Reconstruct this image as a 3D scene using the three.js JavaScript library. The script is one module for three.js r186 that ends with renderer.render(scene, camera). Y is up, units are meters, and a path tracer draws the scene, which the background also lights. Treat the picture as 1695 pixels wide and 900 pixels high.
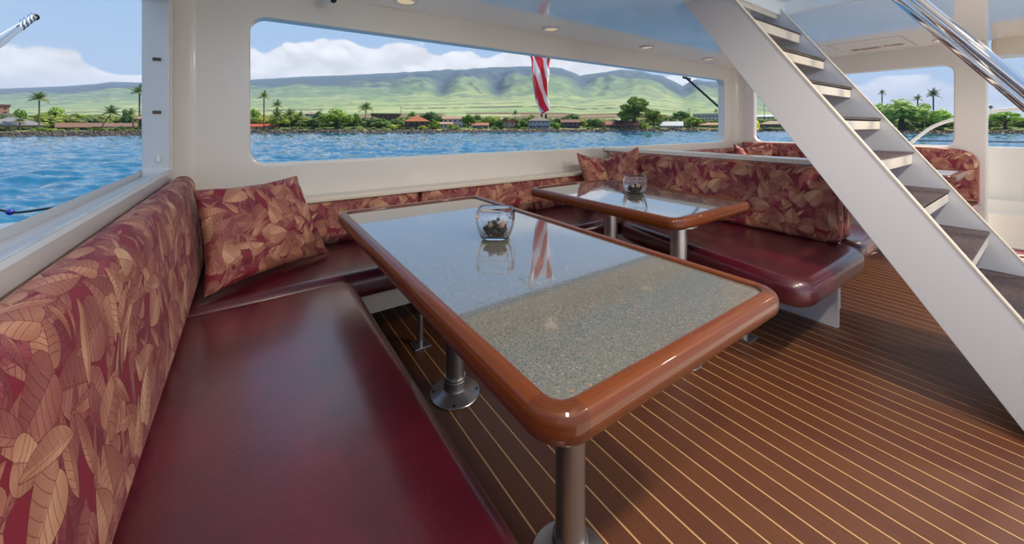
import * as THREE from 'three';
import { mergeGeometries, toCreasedNormals } from 'three/addons/utils/BufferGeometryUtils.js';
import { ImprovedNoise } from 'three/addons/math/ImprovedNoise.js';

// ---------------------------------------------------------------- camera, sky, sun, exposure
const scene = new THREE.Scene();
const F = 626, CX = 847.5, CY = 208, EYE = 1.18, YAW = THREE.MathUtils.degToRad(34.67);
const camera = new THREE.PerspectiveCamera(2 * Math.atan(692 / F) * 180 / Math.PI, 1695 / 1384, 0.05, 20000);
camera.position.set(0, EYE, 0);
camera.rotation.set(0, -YAW, 0);
camera.setViewOffset(1695, 1384, 0, 484, 1695, 900);

const renderer = new THREE.WebGLRenderer({ antialias: true });
renderer.toneMapping = THREE.LinearToneMapping;
renderer.toneMappingExposure = 1.0;
renderer.shadowMap.enabled = true;

const perlin = new ImprovedNoise();
const nz = (x, y, z = 0) => perlin.noise(x, y, z);
function fbm(x, y, z, oct) { let s = 0, a = 0.5; for (let i = 0; i < oct; i++) { s += a * nz(x, y, z); x *= 2.03; y *= 2.03; z = z * 2.03 + 7.3; a *= 0.5; } return s; }
const clamp = THREE.MathUtils.clamp, lerp = THREE.MathUtils.lerp, sstep = THREE.MathUtils.smoothstep;
function rng(seed) { let a = seed >>> 0; return () => { a = (a + 0x6d2b79f5) >>> 0; let t = Math.imul(a ^ (a >>> 15), 1 | a); t = (t + Math.imul(t ^ (t >>> 7), 61 | t)) ^ t; return ((t ^ (t >>> 14)) >>> 0) / 4294967296; }; }

const COS0 = Math.cos(YAW), SIN0 = Math.sin(YAW);
{ // daylight sky: clear blue, a belt of cumulus over the land, thin cloud higher up
  const W = 4096, HH = 2048, data = new Float32Array(W * HH * 4);
  for (let j = 0; j < HH; j++) {
    const el = ((j + 0.5) / HH - 0.5) * Math.PI;
    for (let i = 0; i < W; i++) {
      const az = ((i + 0.5) / W - 0.5) * 2 * Math.PI, o = (j * W + i) * 4;
      let r = 0.30, g = 0.36, b = 0.42;
      if (el > 0) {
        const x = Math.cos(el) * Math.cos(az), z = Math.cos(el) * Math.sin(az), y = Math.sin(el);
        const h = Math.pow(1 - y, 3.2);
        r = lerp(0.22, 0.60, h); g = lerp(0.44, 0.78, h); b = lerp(0.80, 0.95, h);
        const e = el * 180 / Math.PI;
        // cumulus belt: tall over the island, low and broken to starboard
        const brg = Math.atan2(x * COS0 + z * SIN0, x * SIN0 - z * COS0) * 180 / Math.PI;
        const topEl = brg < -36 ? lerp(lerp(7.8, 5.8, sstep(brg, -50, -45)), 11.2, sstep(brg, -42, -36)) : brg < 10 ? 11.2 : lerp(11.2, 4.6, sstep(brg, 8, 34));
        const wob = 1.5 * nz(x * 5.2 + 5, z * 5.2, 1.3) + 1.3 * nz(x * 13, z * 13 + 3, 4.1);
        const cover = 1 - sstep(e + wob, topEl - 1.6, topEl + 1.2);
        let c = 0, lit = 1;
        if (e < 20) {
          const n = fbm(x * 9, y * 15, z * 9, 7) * 1.2, n2 = fbm(x * 9, (y + 0.018) * 15, z * 9, 4) * 1.2;
          c = sstep(n + cover * 1.0 - 0.5, -0.06, 0.14) * (brg > 26 ? 0.85 : 1);
          lit = clamp(1.05 + (n - n2) * 0.45 - 0.07 * sstep(e, 7, 2), 0.86, 1.15);
        }
        // high thin cloud on a plane
        let c2 = 0;
        if (y > 0.04) {
          const k = 1 / (y + 0.12), n = fbm(x * k * 1.3 + 3, z * k * 0.8, 2.7, 6);
          c2 = sstep(n + 0.22 * sstep(brg, 20, -10), 0.0, 0.4) * 0.85 * sstep(e + 2 * nz(x * 9, z * 9, 6.6), 10.2, 12.6) * (0.35 + 0.65 * sstep(brg, -46, -34));
        }
        r = lerp(r, 0.86, c2); g = lerp(g, 0.91, c2); b = lerp(b, 0.97, c2);
        r = lerp(r, 0.97 * lit, c); g = lerp(g, 0.985 * lit, c); b = lerp(b, 1.01 * lit, c);
      }
      data[o] = r; data[o + 1] = g; data[o + 2] = b; data[o + 3] = 1;
    }
  }
  const sky = new THREE.DataTexture(data, W, HH, THREE.RGBAFormat, THREE.FloatType);
  sky.mapping = THREE.EquirectangularReflectionMapping; sky.magFilter = THREE.LinearFilter; sky.colorSpace = THREE.LinearSRGBColorSpace; sky.needsUpdate = true;
  scene.background = sky; scene.environment = sky;
}
const SKY = 1.0;
scene.backgroundIntensity = SKY; scene.environmentIntensity = SKY;

const sun = new THREE.DirectionalLight(0xfff3e2, 7.0);
sun.position.set(0.62, 0.78, 0.10).multiplyScalar(60);
sun.castShadow = true; sun.shadow.mapSize.set(2048, 2048);
Object.assign(sun.shadow.camera, { left: -14, right: 14, top: 14, bottom: -14, near: 1, far: 140 });
scene.add(sun); scene.add(sun.target);
const LAMP_POWER = 6.8;

// ---------------------------------------------------------------- helpers
const names = new Map();
function numbered(n) { const k = names.get(n) ?? 0; names.set(n, k + 1); return k ? `${n}_${String(k).padStart(3, '0')}` : n; }
function mesh(name, geo, mat, parent, top) {
  const m = new THREE.Mesh(geo, mat); m.name = parent === scene ? numbered(name) : name; m.castShadow = m.receiveShadow = true; parent.add(m); return m;
}
function tag(o, label, category, group, kind) { if (label) o.userData.label = label; if (category) o.userData.category = category; if (group) o.userData.group = group; if (kind) o.userData.kind = kind; return o; }
function thing(name, label, category, [x, y, z] = [0, 0, 0], turn = 0, group) { const o = new THREE.Group(); o.name = numbered(name); o.position.set(x, y, z); o.rotation.y = turn; scene.add(o); return tag(o, label, category, group); }
function structure(name, geo, mat, parent = scene) { const m = mesh(name, geo, mat, parent); if (parent === scene) m.userData.kind = 'structure'; return m; }
const COS = Math.cos(YAW), SIN = Math.sin(YAW);
// a place on the land or sea: bearing read off the chart (tangent of the bearing from the camera's heading) and distance ahead
function at(px, depth) { const lat = (px - CX) / F * depth; return [COS * lat + SIN * depth, SIN * lat - COS * depth]; }
const yAt = (py, depth) => EYE - (py - CY) / F * depth;

function smoothNormals(g) { // vertices at one place share a normal
  const p = g.attributes.position, idx = g.index, n = p.count, key = new Map(), id = new Int32Array(n);
  for (let i = 0; i < n; i++) { const k = `${Math.round(p.getX(i) * 2e4)},${Math.round(p.getY(i) * 2e4)},${Math.round(p.getZ(i) * 2e4)}`; if (!key.has(k)) key.set(k, key.size); id[i] = key.get(k); }
  const acc = new Float64Array(key.size * 3), a = new THREE.Vector3(), b = new THREE.Vector3(), c = new THREE.Vector3();
  const m = idx ? idx.count : n;
  for (let t = 0; t < m; t += 3) {
    const [i, j, k] = idx ? [idx.getX(t), idx.getX(t + 1), idx.getX(t + 2)] : [t, t + 1, t + 2];
    a.fromBufferAttribute(p, i); b.fromBufferAttribute(p, j).sub(a); c.fromBufferAttribute(p, k).sub(a); b.cross(c);
    for (const q of [i, j, k]) { acc[id[q] * 3] += b.x; acc[id[q] * 3 + 1] += b.y; acc[id[q] * 3 + 2] += b.z; }
  }
  const out = new Float32Array(n * 3);
  for (let i = 0; i < n; i++) { const q = id[i] * 3, l = Math.hypot(acc[q], acc[q + 1], acc[q + 2]) || 1; out[i * 3] = acc[q] / l; out[i * 3 + 1] = acc[q + 1] / l; out[i * 3 + 2] = acc[q + 2] / l; }
  g.setAttribute('normal', new THREE.BufferAttribute(out, 3)); return g;
}
// box with rounded edges, enough vertices to bulge; uv in metres, the top running on from the front
function roundBox(w, h, d, r, deform, step = 0.07, seg = 5) {
  const n = (s) => Math.max(2, Math.min(60, Math.round((s - 2 * r) / step)));
  const nx = n(w), ny = n(h), nzz = n(d);
  const g = new THREE.BoxGeometry(w, h, d, nx + 2 * seg, ny + 2 * seg, nzz + 2 * seg);
  const remap = (v, s, k) => { const t = (v / s + 0.5) * (k + 2 * seg); if (t <= seg) return -s / 2 + r * t / seg; if (t >= k + seg) return s / 2 - r * (k + 2 * seg - t) / seg; return -s / 2 + r + (s - 2 * r) * (t - seg) / k; };
  const p = g.attributes.position, nn = g.attributes.normal, uv = g.attributes.uv, v = new THREE.Vector3(), q = new THREE.Vector3();
  for (let i = 0; i < p.count; i++) {
    v.set(remap(p.getX(i), w, nx), remap(p.getY(i), h, ny), remap(p.getZ(i), d, nzz));
    if (Math.abs(nn.getY(i)) > 0.5) uv.setXY(i, v.x, nn.getY(i) > 0 ? h / 2 + d / 2 - v.z : -h / 2 - d / 2 + v.z);
    else if (Math.abs(nn.getX(i)) > 0.5) uv.setXY(i, nn.getX(i) > 0 ? w / 2 + d / 2 - v.z : -w / 2 - d / 2 + v.z, v.y);
    else uv.setXY(i, v.x, v.y);
    q.set(clamp(v.x, -w / 2 + r, w / 2 - r), clamp(v.y, -h / 2 + r, h / 2 - r), clamp(v.z, -d / 2 + r, d / 2 - r));
    v.sub(q); const l = v.length(); if (l > 1e-9) { // cube corner to sphere
      v.multiplyScalar(r / Math.max(l, 1e-9) * Math.min(1, Math.max(Math.abs(v.x), Math.abs(v.y), Math.abs(v.z)) / r)); }
    v.add(q); if (deform) deform(v); p.setXYZ(i, v.x, v.y, v.z);
  }
  return smoothNormals(g);
}
function box(w, h, d, x = 0, y = 0, z = 0) { const g = new THREE.BoxGeometry(w, h, d); g.translate(x, y, z); return g; }
function span(x0, x1, y0, y1, z0, z1) { return box(x1 - x0, y1 - y0, z1 - z0, (x0 + x1) / 2, (y0 + y1) / 2, (z0 + z1) / 2); }
function bevelBox(w, h, d, b = 0.006, x = 0, y = 0, z = 0) {
  const s = new THREE.Shape(); s.moveTo(-w / 2 + b, -h / 2 + b); s.lineTo(w / 2 - b, -h / 2 + b); s.lineTo(w / 2 - b, h / 2 - b); s.lineTo(-w / 2 + b, h / 2 - b); s.closePath();
  const g = new THREE.ExtrudeGeometry(s, { depth: d - 2 * b, bevelEnabled: true, bevelSize: b, bevelThickness: b, bevelSegments: 2 }); g.translate(x, y, z - d / 2 + b); return g;
}
function tube(points, r, seg = 24, rad = 12, closed = false) { return new THREE.TubeGeometry(new THREE.CatmullRomCurve3(points.map((p) => new THREE.Vector3(...p)), closed), seg, r, rad, closed); }
function bar(a, b, r, rad = 16) {
  const A = new THREE.Vector3(...a), B = new THREE.Vector3(...b), d = B.clone().sub(A), g = new THREE.CylinderGeometry(r, r, d.length(), rad);
  g.applyQuaternion(new THREE.Quaternion().setFromUnitVectors(new THREE.Vector3(0, 1, 0), d.normalize())); A.add(B).multiplyScalar(0.5); g.translate(A.x, A.y, A.z); return g;
}
function roundRect(path, x0, y0, x1, y1, r) {
  if (r < 0.02) { path.moveTo(x0, y0); path.lineTo(x1, y0); path.lineTo(x1, y1); path.lineTo(x0, y1); path.closePath(); return path; }
  path.moveTo(x0 + r, y0); path.lineTo(x1 - r, y0); path.absarc(x1 - r, y0 + r, r, -Math.PI / 2, 0, false); path.lineTo(x1, y1 - r); path.absarc(x1 - r, y1 - r, r, 0, Math.PI / 2, false);
  path.lineTo(x0 + r, y1); path.absarc(x0 + r, y1 - r, r, Math.PI / 2, Math.PI, false); path.lineTo(x0, y0 + r); path.absarc(x0 + r, y0 + r, r, Math.PI, Math.PI * 1.5, false); return path;
}
function canvasTexture(size, draw, srgb = true, hgt = size) {
  const c = document.createElement('canvas'); c.width = size; c.height = hgt; draw(c.getContext('2d'), size, hgt);
  const t = new THREE.CanvasTexture(c); t.wrapS = t.wrapT = THREE.RepeatWrapping; t.magFilter = THREE.LinearFilter; if (srgb) t.colorSpace = THREE.SRGBColorSpace; return t;
}
function noiseTexture(size, f, srgb) { // f(u,v) -> [r,g,b] 0..1
  const d = new Uint8Array(size * size * 4);
  for (let j = 0; j < size; j++) for (let i = 0; i < size; i++) { const c = f(i / size, j / size), o = (j * size + i) * 4; for (let k = 0; k < 3; k++) d[o + k] = clamp(c[k] * 255, 0, 255); d[o + 3] = 255; }
  const t = new THREE.DataTexture(d, size, size); t.wrapS = t.wrapT = THREE.RepeatWrapping; t.magFilter = THREE.LinearFilter; if (srgb) t.colorSpace = THREE.SRGBColorSpace; t.needsUpdate = true; return t;
}
const tileNoise = (u, v, f, z) => { // periodic in u and v
  const a = u * Math.PI * 2, b = v * Math.PI * 2, R = f / (Math.PI * 2);
  return nz(Math.cos(a) * R + 31.4, Math.sin(a) * R + z, Math.cos(b) * R + 7.7) * 0.6 + nz(Math.sin(b) * R + 3.1, Math.cos(a) * R + z, Math.sin(a) * R + 17.7 + Math.cos(b) * R) * 0.6;
};

// ---------------------------------------------------------------- materials
const M = {};
const std = (o) => new THREE.MeshPhysicalMaterial(o);
M.gelcoat = std({ color: 0xe8e3da, roughness: 0.32, clearcoat: 0.5, clearcoatRoughness: 0.12 });
M.ceiling = std({ color: 0xf8f6f1, roughness: 0.18, clearcoat: 1, clearcoatRoughness: 0.05, ior: 1.7 });
M.cream = std({ color: 0xe6dac6, roughness: 0.4, clearcoat: 0.3 });
M.greyPaint = std({ color: 0xdcdde0, roughness: 0.35, clearcoat: 0.3, clearcoatRoughness: 0.2 });
M.aluminium = std({ color: 0xcfd2d4, roughness: 0.35, metalness: 0.1, clearcoat: 0.4 });
M.brushed = std({ color: 0xb9b6b2, roughness: 0.32, metalness: 0.9 });
M.chrome = std({ color: 0xe6e6ea, roughness: 0.06, metalness: 1 });
M.dark = std({ color: 0x151515, roughness: 0.4 });
M.rope = std({ color: 0x15151c, roughness: 0.8 });
M.blue = std({ color: 0x1c1f8a, roughness: 0.5 });
M.fender = std({ color: 0x8b8d93, roughness: 0.5 });
M.brownSlot = std({ color: 0x5b4636, roughness: 0.6 });
M.glow = new THREE.MeshStandardMaterial({ color: 0xfff0d8, emissive: 0xffd9a0, emissiveIntensity: 0.4, roughness: 0.5 });

{ // printed tropical leaf upholstery, one repeat is 0.62 m
  const S = 1536, R = rng(41);
  M.leafMap = canvasTexture(S, (c) => {
    c.fillStyle = '#8a2038'; c.fillRect(0, 0, S, S);
    const wrap = (x, y, reach, f) => { for (const dx of [-S, 0, S]) for (const dy of [-S, 0, S]) { if (x + dx < -reach || x + dx > S + reach || y + dy < -reach || y + dy > S + reach) continue; c.save(); c.translate(x + dx, y + dy); f(); c.restore(); } };
    const leaf = (x, y, L, Wd, ang, base, tip, dark, kind, bend) => wrap(x, y, L * 1.1, () => {
      c.rotate(ang);
      const outline = () => {
        c.beginPath(); c.moveTo(0, 0);
        if (kind === 0) { c.bezierCurveTo(L * 0.25, -Wd * (1 + bend), L * 0.7, -Wd * (0.8 + bend), L, bend * Wd * 0.6); c.bezierCurveTo(L * 0.7, Wd * (0.75 - bend), L * 0.25, Wd * (1 - bend), 0, 0); }
        else { c.bezierCurveTo(-L * 0.14, -Wd * 0.75, L * 0.1, -Wd * 1.35, L * 0.42, -Wd * 0.98); c.bezierCurveTo(L * 0.72, -Wd * 0.7, L * 0.9, -Wd * 0.25, L, 0); c.bezierCurveTo(L * 0.9, Wd * 0.25, L * 0.72, Wd * 0.7, L * 0.42, Wd * 0.98); c.bezierCurveTo(L * 0.1, Wd * 1.35, -L * 0.14, Wd * 0.75, 0, 0); }
        c.closePath();
      };
      outline(); const g = c.createLinearGradient(0, -Wd, L * 0.6, Wd); g.addColorStop(0, base); g.addColorStop(0.5, tip); g.addColorStop(1, base); c.fillStyle = g; c.fill();
      c.save(); outline(); c.clip();
      c.fillStyle = dark; c.globalAlpha = 0.28; c.fillRect(-L * 0.2, 0, L * 1.3, Wd * 2); c.globalAlpha = 0.55;
      c.strokeStyle = dark; c.lineWidth = kind ? 4.5 : 3; c.beginPath(); c.moveTo(0, 0); c.quadraticCurveTo(L * 0.5, bend * Wd * 0.4, L, bend * Wd * 0.6); c.stroke();
      const nv = kind ? 7 : 9; c.lineWidth = kind ? 4 : 2.2;
      for (let i = 1; i < nv; i++) { const t = i / nv * 0.92; for (const s of [-1, 1]) { c.beginPath(); c.moveTo(L * t, bend * Wd * 0.3 * t); c.quadraticCurveTo(L * (t + 0.1), s * Wd * 0.45, L * (t + (kind ? 0.12 : 0.2)), s * Wd * 1.15); c.stroke(); } }
      c.globalAlpha = 0.16; c.lineWidth = 1.2; for (let i = 0; i < 26; i++) { const t = R(); c.strokeStyle = R() > 0.5 ? '#f4dcc0' : dark; c.beginPath(); c.moveTo(L * t, 0); c.lineTo(L * (t + 0.15), (R() - 0.5) * 2.4 * Wd); c.stroke(); }
      c.restore(); outline(); c.strokeStyle = '#5a1522'; c.globalAlpha = 0.6; c.lineWidth = 2.5; c.stroke();
    });
    const cols = [['#7f3040', '#a04c58', '#5e1c2a'], ['#9a5554', '#b77d70', '#672530'], ['#ad7060', '#cc9a7e', '#743234'], ['#bf8c70', '#dcb190', '#84463f'], ['#caa080', '#e4c3a0', '#8c5046']];
    const layers = [[90, [0, 1, 0]], [80, [1, 2, 1]], [56, [2, 3, 1, 2]], [34, [3, 4, 3, 2]]];
    for (const [n, pick] of layers) for (let k = 0; k < n; k++) {
      const k0 = pick[Math.floor(R() * pick.length)], broad = R() < 0.42 ? 1 : 0, L = broad ? 150 + R() * 150 : 150 + R() * 240, Wd = broad ? L * (0.33 + R() * 0.12) : L * (0.1 + R() * 0.1);
      const cc = cols[k0]; leaf(R() * S, R() * S, L, Wd, R() * 6.283, cc[0], cc[1], cc[2], broad, (R() - 0.5) * 0.9);
    }
    c.globalAlpha = 0.10; for (let i = 0; i < 9000; i++) { c.fillStyle = R() > 0.5 ? '#fff' : '#300'; c.fillRect(R() * S, R() * S, 2, 2); }
  });
  const weave = noiseTexture(256, (u, v) => { const a = 0.5 + 0.25 * Math.sin(u * 256 * 0.7854 * 2) * Math.sin(v * 256 * 0.7854 * 2) + 0.2 * tileNoise(u, v, 20, 2); return [a, a, a]; });
  weave.repeat.set(9, 9);
  M.leafMap.repeat.set(1 / 0.62, 1 / 0.62);
  const mk = (o) => std({ map: M.leafMap, color: 0xf3e8e0, roughness: 0.62, bumpMap: weave, bumpScale: 0.0006, sheen: 0.35, sheenColor: new THREE.Color(0xc9a6a6), sheenRoughness: 0.5, ...o });
  M.fabric = mk({});
  M.piping = std({ color: 0xa8664e, roughness: 0.6 });
}
{ // maroon leather
  const grain = noiseTexture(512, (u, v) => { const a = 0.5 + 0.35 * Math.abs(tileNoise(u, v, 90, 1)) + 0.22 * tileNoise(u, v, 40, 5) - 0.35 * Math.max(0, 0.06 - Math.abs(tileNoise(u, v, 14, 9))) * 6; return [a, a, a]; });
  grain.repeat.set(2.2, 2.2);
  const tone = noiseTexture(256, (u, v) => { const a = 0.88 + 0.2 * tileNoise(u, v, 6, 3) + 0.12 * tileNoise(u, v, 22, 8); return [0.40 * a, 0.09 * a, 0.165 * a]; }, true);
  tone.repeat.set(0.8, 0.8);
  M.leather = std({ map: tone, roughness: 0.36, bumpMap: grain, bumpScale: 0.0009, clearcoat: 1, clearcoatRoughness: 0.2, ior: 1.6 });
}
{ // speckled solid-surface table top
  const R = rng(7), S = 1024;
  M.stoneMap = canvasTexture(S, (c) => {
    c.fillStyle = '#6f7067'; c.fillRect(0, 0, S, S);
    const cols = ['#4d4c46', '#3c3b37', '#8c897e', '#a8a497', '#65665c', '#6a5f50', '#7e7a6c', '#434440', '#b48d6d', '#6f746a'];
    for (let i = 0; i < 80000; i++) { const s = 0.8 + R() * R() * 3.6; c.fillStyle = cols[Math.floor(R() * cols.length)]; c.globalAlpha = 0.3 + R() * 0.45; c.beginPath(); c.ellipse(R() * S, R() * S, s, s * (0.5 + R() * 0.5), R() * 3, 0, 7); c.fill(); }
    for (let i = 0; i < 60; i++) { c.fillStyle = '#b87a58'; c.globalAlpha = 0.8; c.beginPath(); c.arc(R() * S, R() * S, 2.5 + R() * 3, 0, 7); c.fill(); }
  });
  M.stoneMap.repeat.set(1 / 0.62, 1 / 0.62);
  M.stone = std({ map: M.stoneMap, roughness: 0.08, clearcoat: 1, clearcoatRoughness: 0.02, ior: 2.33 });
}
function woodTexture(seed, base, dark, light, S = 1024) {
  const R = rng(seed);
  return canvasTexture(S, (c) => {
    c.fillStyle = base; c.fillRect(0, 0, S, S);
    for (let i = 0; i < 1500; i++) { const y = R() * S, l = S * (0.15 + R() * 0.7), x = R() * S; c.strokeStyle = R() > 0.5 ? dark : light; c.globalAlpha = 0.05 + R() * 0.16; c.lineWidth = 0.6 + R() * 3; for (const dx of [0, -S]) { c.beginPath(); c.moveTo(x + dx, y); c.bezierCurveTo(x + dx + l * 0.3, y + (R() - 0.5) * 14, x + dx + l * 0.6, y + (R() - 0.5) * 14, x + dx + l, y); c.stroke(); } }
    for (let i = 0; i < 2600; i++) { c.strokeStyle = dark; c.globalAlpha = 0.18; c.lineWidth = 1; const x = R() * S, y = R() * S; c.beginPath(); c.moveTo(x, y); c.lineTo(x + 6 + R() * 26, y); c.stroke(); }
  });
}
{
  const t = woodTexture(3, '#6e3208', '#321201', '#955114'); t.repeat.set(1.6, 5);
  M.rim = std({ map: t, roughness: 0.5, specularIntensity: 0.5, clearcoat: 0.6, clearcoatRoughness: 0.04 });
  const t2 = woodTexture(13, '#602b07', '#2c1001', '#854612'); t2.repeat.set(1.6, 5);
  M.rimDark = std({ map: t2, roughness: 0.5, specularIntensity: 0.5, clearcoat: 0.6, clearcoatRoughness: 0.04 });
  M.plank = [['#633820', 31], ['#5f3421', 32], ['#683d22', 33]].map(([b, s]) => { const q = woodTexture(s, b, '#45210f', '#8e5a39', 512); q.repeat.set(1.3, 6); return std({ map: q, roughness: 0.46, clearcoat: 0.12, clearcoatRoughness: 0.35 }); });
  M.stripe = std({ color: 0xd0a672, roughness: 0.5 });
}
{ // short dark brown carpet on the treads
  const t = noiseTexture(256, (u, v) => { const a = 0.62 + 0.5 * tileNoise(u, v, 40, 2) + 0.35 * tileNoise(u, v * 3, 24, 6); return [0.42 * a, 0.31 * a, 0.27 * a]; }, true); t.repeat.set(3, 3);
  const b = noiseTexture(256, (u, v) => { const a = 0.5 + 0.6 * tileNoise(u, v, 60, 2); return [a, a, a]; }); b.repeat.set(3, 3);
  M.carpet = std({ map: t, roughness: 0.75, bumpMap: b, bumpScale: 0.004, sheen: 0.5, sheenColor: new THREE.Color(0xb0a0b0) });
}
M.glass = std({ color: 0xffffff, roughness: 0.0, transmission: 1, thickness: 0.006, ior: 1.5, attenuationColor: new THREE.Color(0.86, 0.96, 0.95), attenuationDistance: 0.15 });

// ---------------------------------------------------------------- sea, land, hills
const WATER = -1.52;
{
  const rows = 400, cols = 760, pos = new Float32Array((rows + 1) * (cols + 1) * 3), uv = new Float32Array((rows + 1) * (cols + 1) * 2), idx = [];
  for (let j = 0; j <= rows; j++) {
    const r = 5 * Math.pow(60, j / rows);
    for (let i = 0; i <= cols; i++) {
      const a = (i / cols - 0.5) * 2 * 1.15 + YAW, x = Math.sin(a) * r, z = -Math.cos(a) * r, o = j * (cols + 1) + i;
      const wx = x * 0.8 + z * 0.6, wz = -x * 0.6 + z * 0.8;
      let h = 0.20 * nz(wx * 0.16, wz * 0.30, 2.2) + 0.15 * nz(wx * 0.42, wz * 0.8, 5.1) + 0.085 * nz(wx * 1.1, wz * 1.9, 7.7) + 0.035 * nz(wx * 2.6, wz * 4.2, 3.4);
      h += 0.012 * nz(wx * 6.5, wz * 9, 1.4);
      pos.set([x, WATER + h * 1.25, z], o * 3); uv.set([x, z], o * 2);
      if (i < cols && j < rows) { const b = o + cols + 1; idx.push(o, o + 1, b, o + 1, b + 1, b); }
    }
  }
  const g = new THREE.BufferGeometry(); g.setAttribute('position', new THREE.BufferAttribute(pos, 3)); g.setAttribute('uv', new THREE.BufferAttribute(uv, 2)); g.setIndex(idx); g.computeVertexNormals();
  M.water = std({ color: 0x10587a, roughness: 0.07, ior: 1.33 });
  const w = structure('sea', g, M.water);
  const disc = new THREE.CircleGeometry(5200, 96); disc.rotateX(-Math.PI / 2); disc.translate(0, WATER - 0.35, 0);
  structure('water_surface', disc, M.water, w);
}
const shorePts = [[-900, 60], [0, 91], [250, 106], [420, 138], [700, 143], [900, 164], [1190, 194], [1270, 190], [1400, 150], [1500, 123], [1650, 128], [2600, 90]];
function table1d(t, x) { if (x <= t[0][0]) return t[0][1]; for (let i = 1; i < t.length; i++) if (x <= t[i][0]) return lerp(t[i - 1][1], t[i][1], (x - t[i - 1][0]) / (t[i][0] - t[i - 1][0])); return t[t.length - 1][1]; }
const shore = (px) => table1d(shorePts, px);
const crest = [[-900, 170], [-300, 156], [0, 147], [100, 143], [160, 139], [185, 135.5], [250, 137], [415, 132], [500, 127], [610, 123], [700, 118], [760, 115], [820, 112], [850, 110], [885, 110], [905, 113], [930, 113], [960, 124], [990, 121], [1010, 118], [1045, 116], [1065, 119], [1100, 128], [1130, 142], [1152, 131], [1200, 139], [1260, 158], [1330, 185], [1400, 196], [1700, 203], [2600, 204]];
const spurs = [[897, 2500, 42, 420, 17], [1077, 2600, 45, 420, 13], [770, 2700, 26, 420, 10], [700, 3000, 34, 500, 4], [1010, 3100, 26, 400, 6], [590, 1500, 42, 160, 8], [1150, 2200, 40, 350, 7], [845, 3300, 16, 300, 5]];
const dips = [[731, 2900, 17, 700, 13], [823, 3000, 20, 800, 15], [962, 3300, 24, 700, 8], [1128, 3200, 26, 700, 9], [650, 3200, 14, 500, 4]];
function landY(px, r) { // r = distance ahead
  const c = table1d(crest, px), d0 = shore(px);
  const g = table1d([[300, 0.0], [600, 0.15], [1200, 0.31], [2000, 0.5], [2600, 0.64], [3300, 0.84], [4300, 1], [5200, 0.95]], r);
  let py = 205.5 - (205.5 - c) * g;
  const wob = 14 * nz(px / 70, r / 700, 3.3);
  for (const [p0, r0, sp, sr, k] of spurs) py -= k * Math.exp(-(((px + wob * 0.6 - p0) / sp) ** 2) - ((r - r0) / sr) ** 2);
  for (const [p0, r0, sp, sr, k] of dips) py += k * Math.exp(-(((px + wob - p0) / sp) ** 2) - ((r - r0) / sr) ** 2);
  const rough = sstep(r, 1500, 2800) * (0.25 + 0.75 * sstep(px, 560, 760)) * (1 - 0.75 * sstep(r, 3700, 4250));
  const n1 = 1 - 2.4 * Math.abs(nz(px / 30 + nz(px / 60, r / 400, 9) * 1.2, r / 1600, 1.1)), n2 = 1 - 2.4 * Math.abs(nz(px / 11 + 2 * nz(px / 40, r / 300, 4), r / 900, 5.1));
  py -= rough * (4.2 * n1 + 1.5 * n2) * clamp((205 - c) / 70, 0, 1);
  py += 1.6 * nz(px / 13, 4.4, r / 900) * sstep(r, 3300, 4200) * sstep(px, 600, 760);
  const far = yAt(Math.min(py, 206), r);
  const t = r - d0; // the shore itself
  const near = WATER - 0.5 + 1.4 * sstep(t, -3, 2.5) + 0.75 * sstep(t, 2, 14) + 0.016 * Math.max(0, t - 10);
  return lerp(near, Math.max(near, far), sstep(r, d0 + 60, d0 + 260));
}
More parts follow.
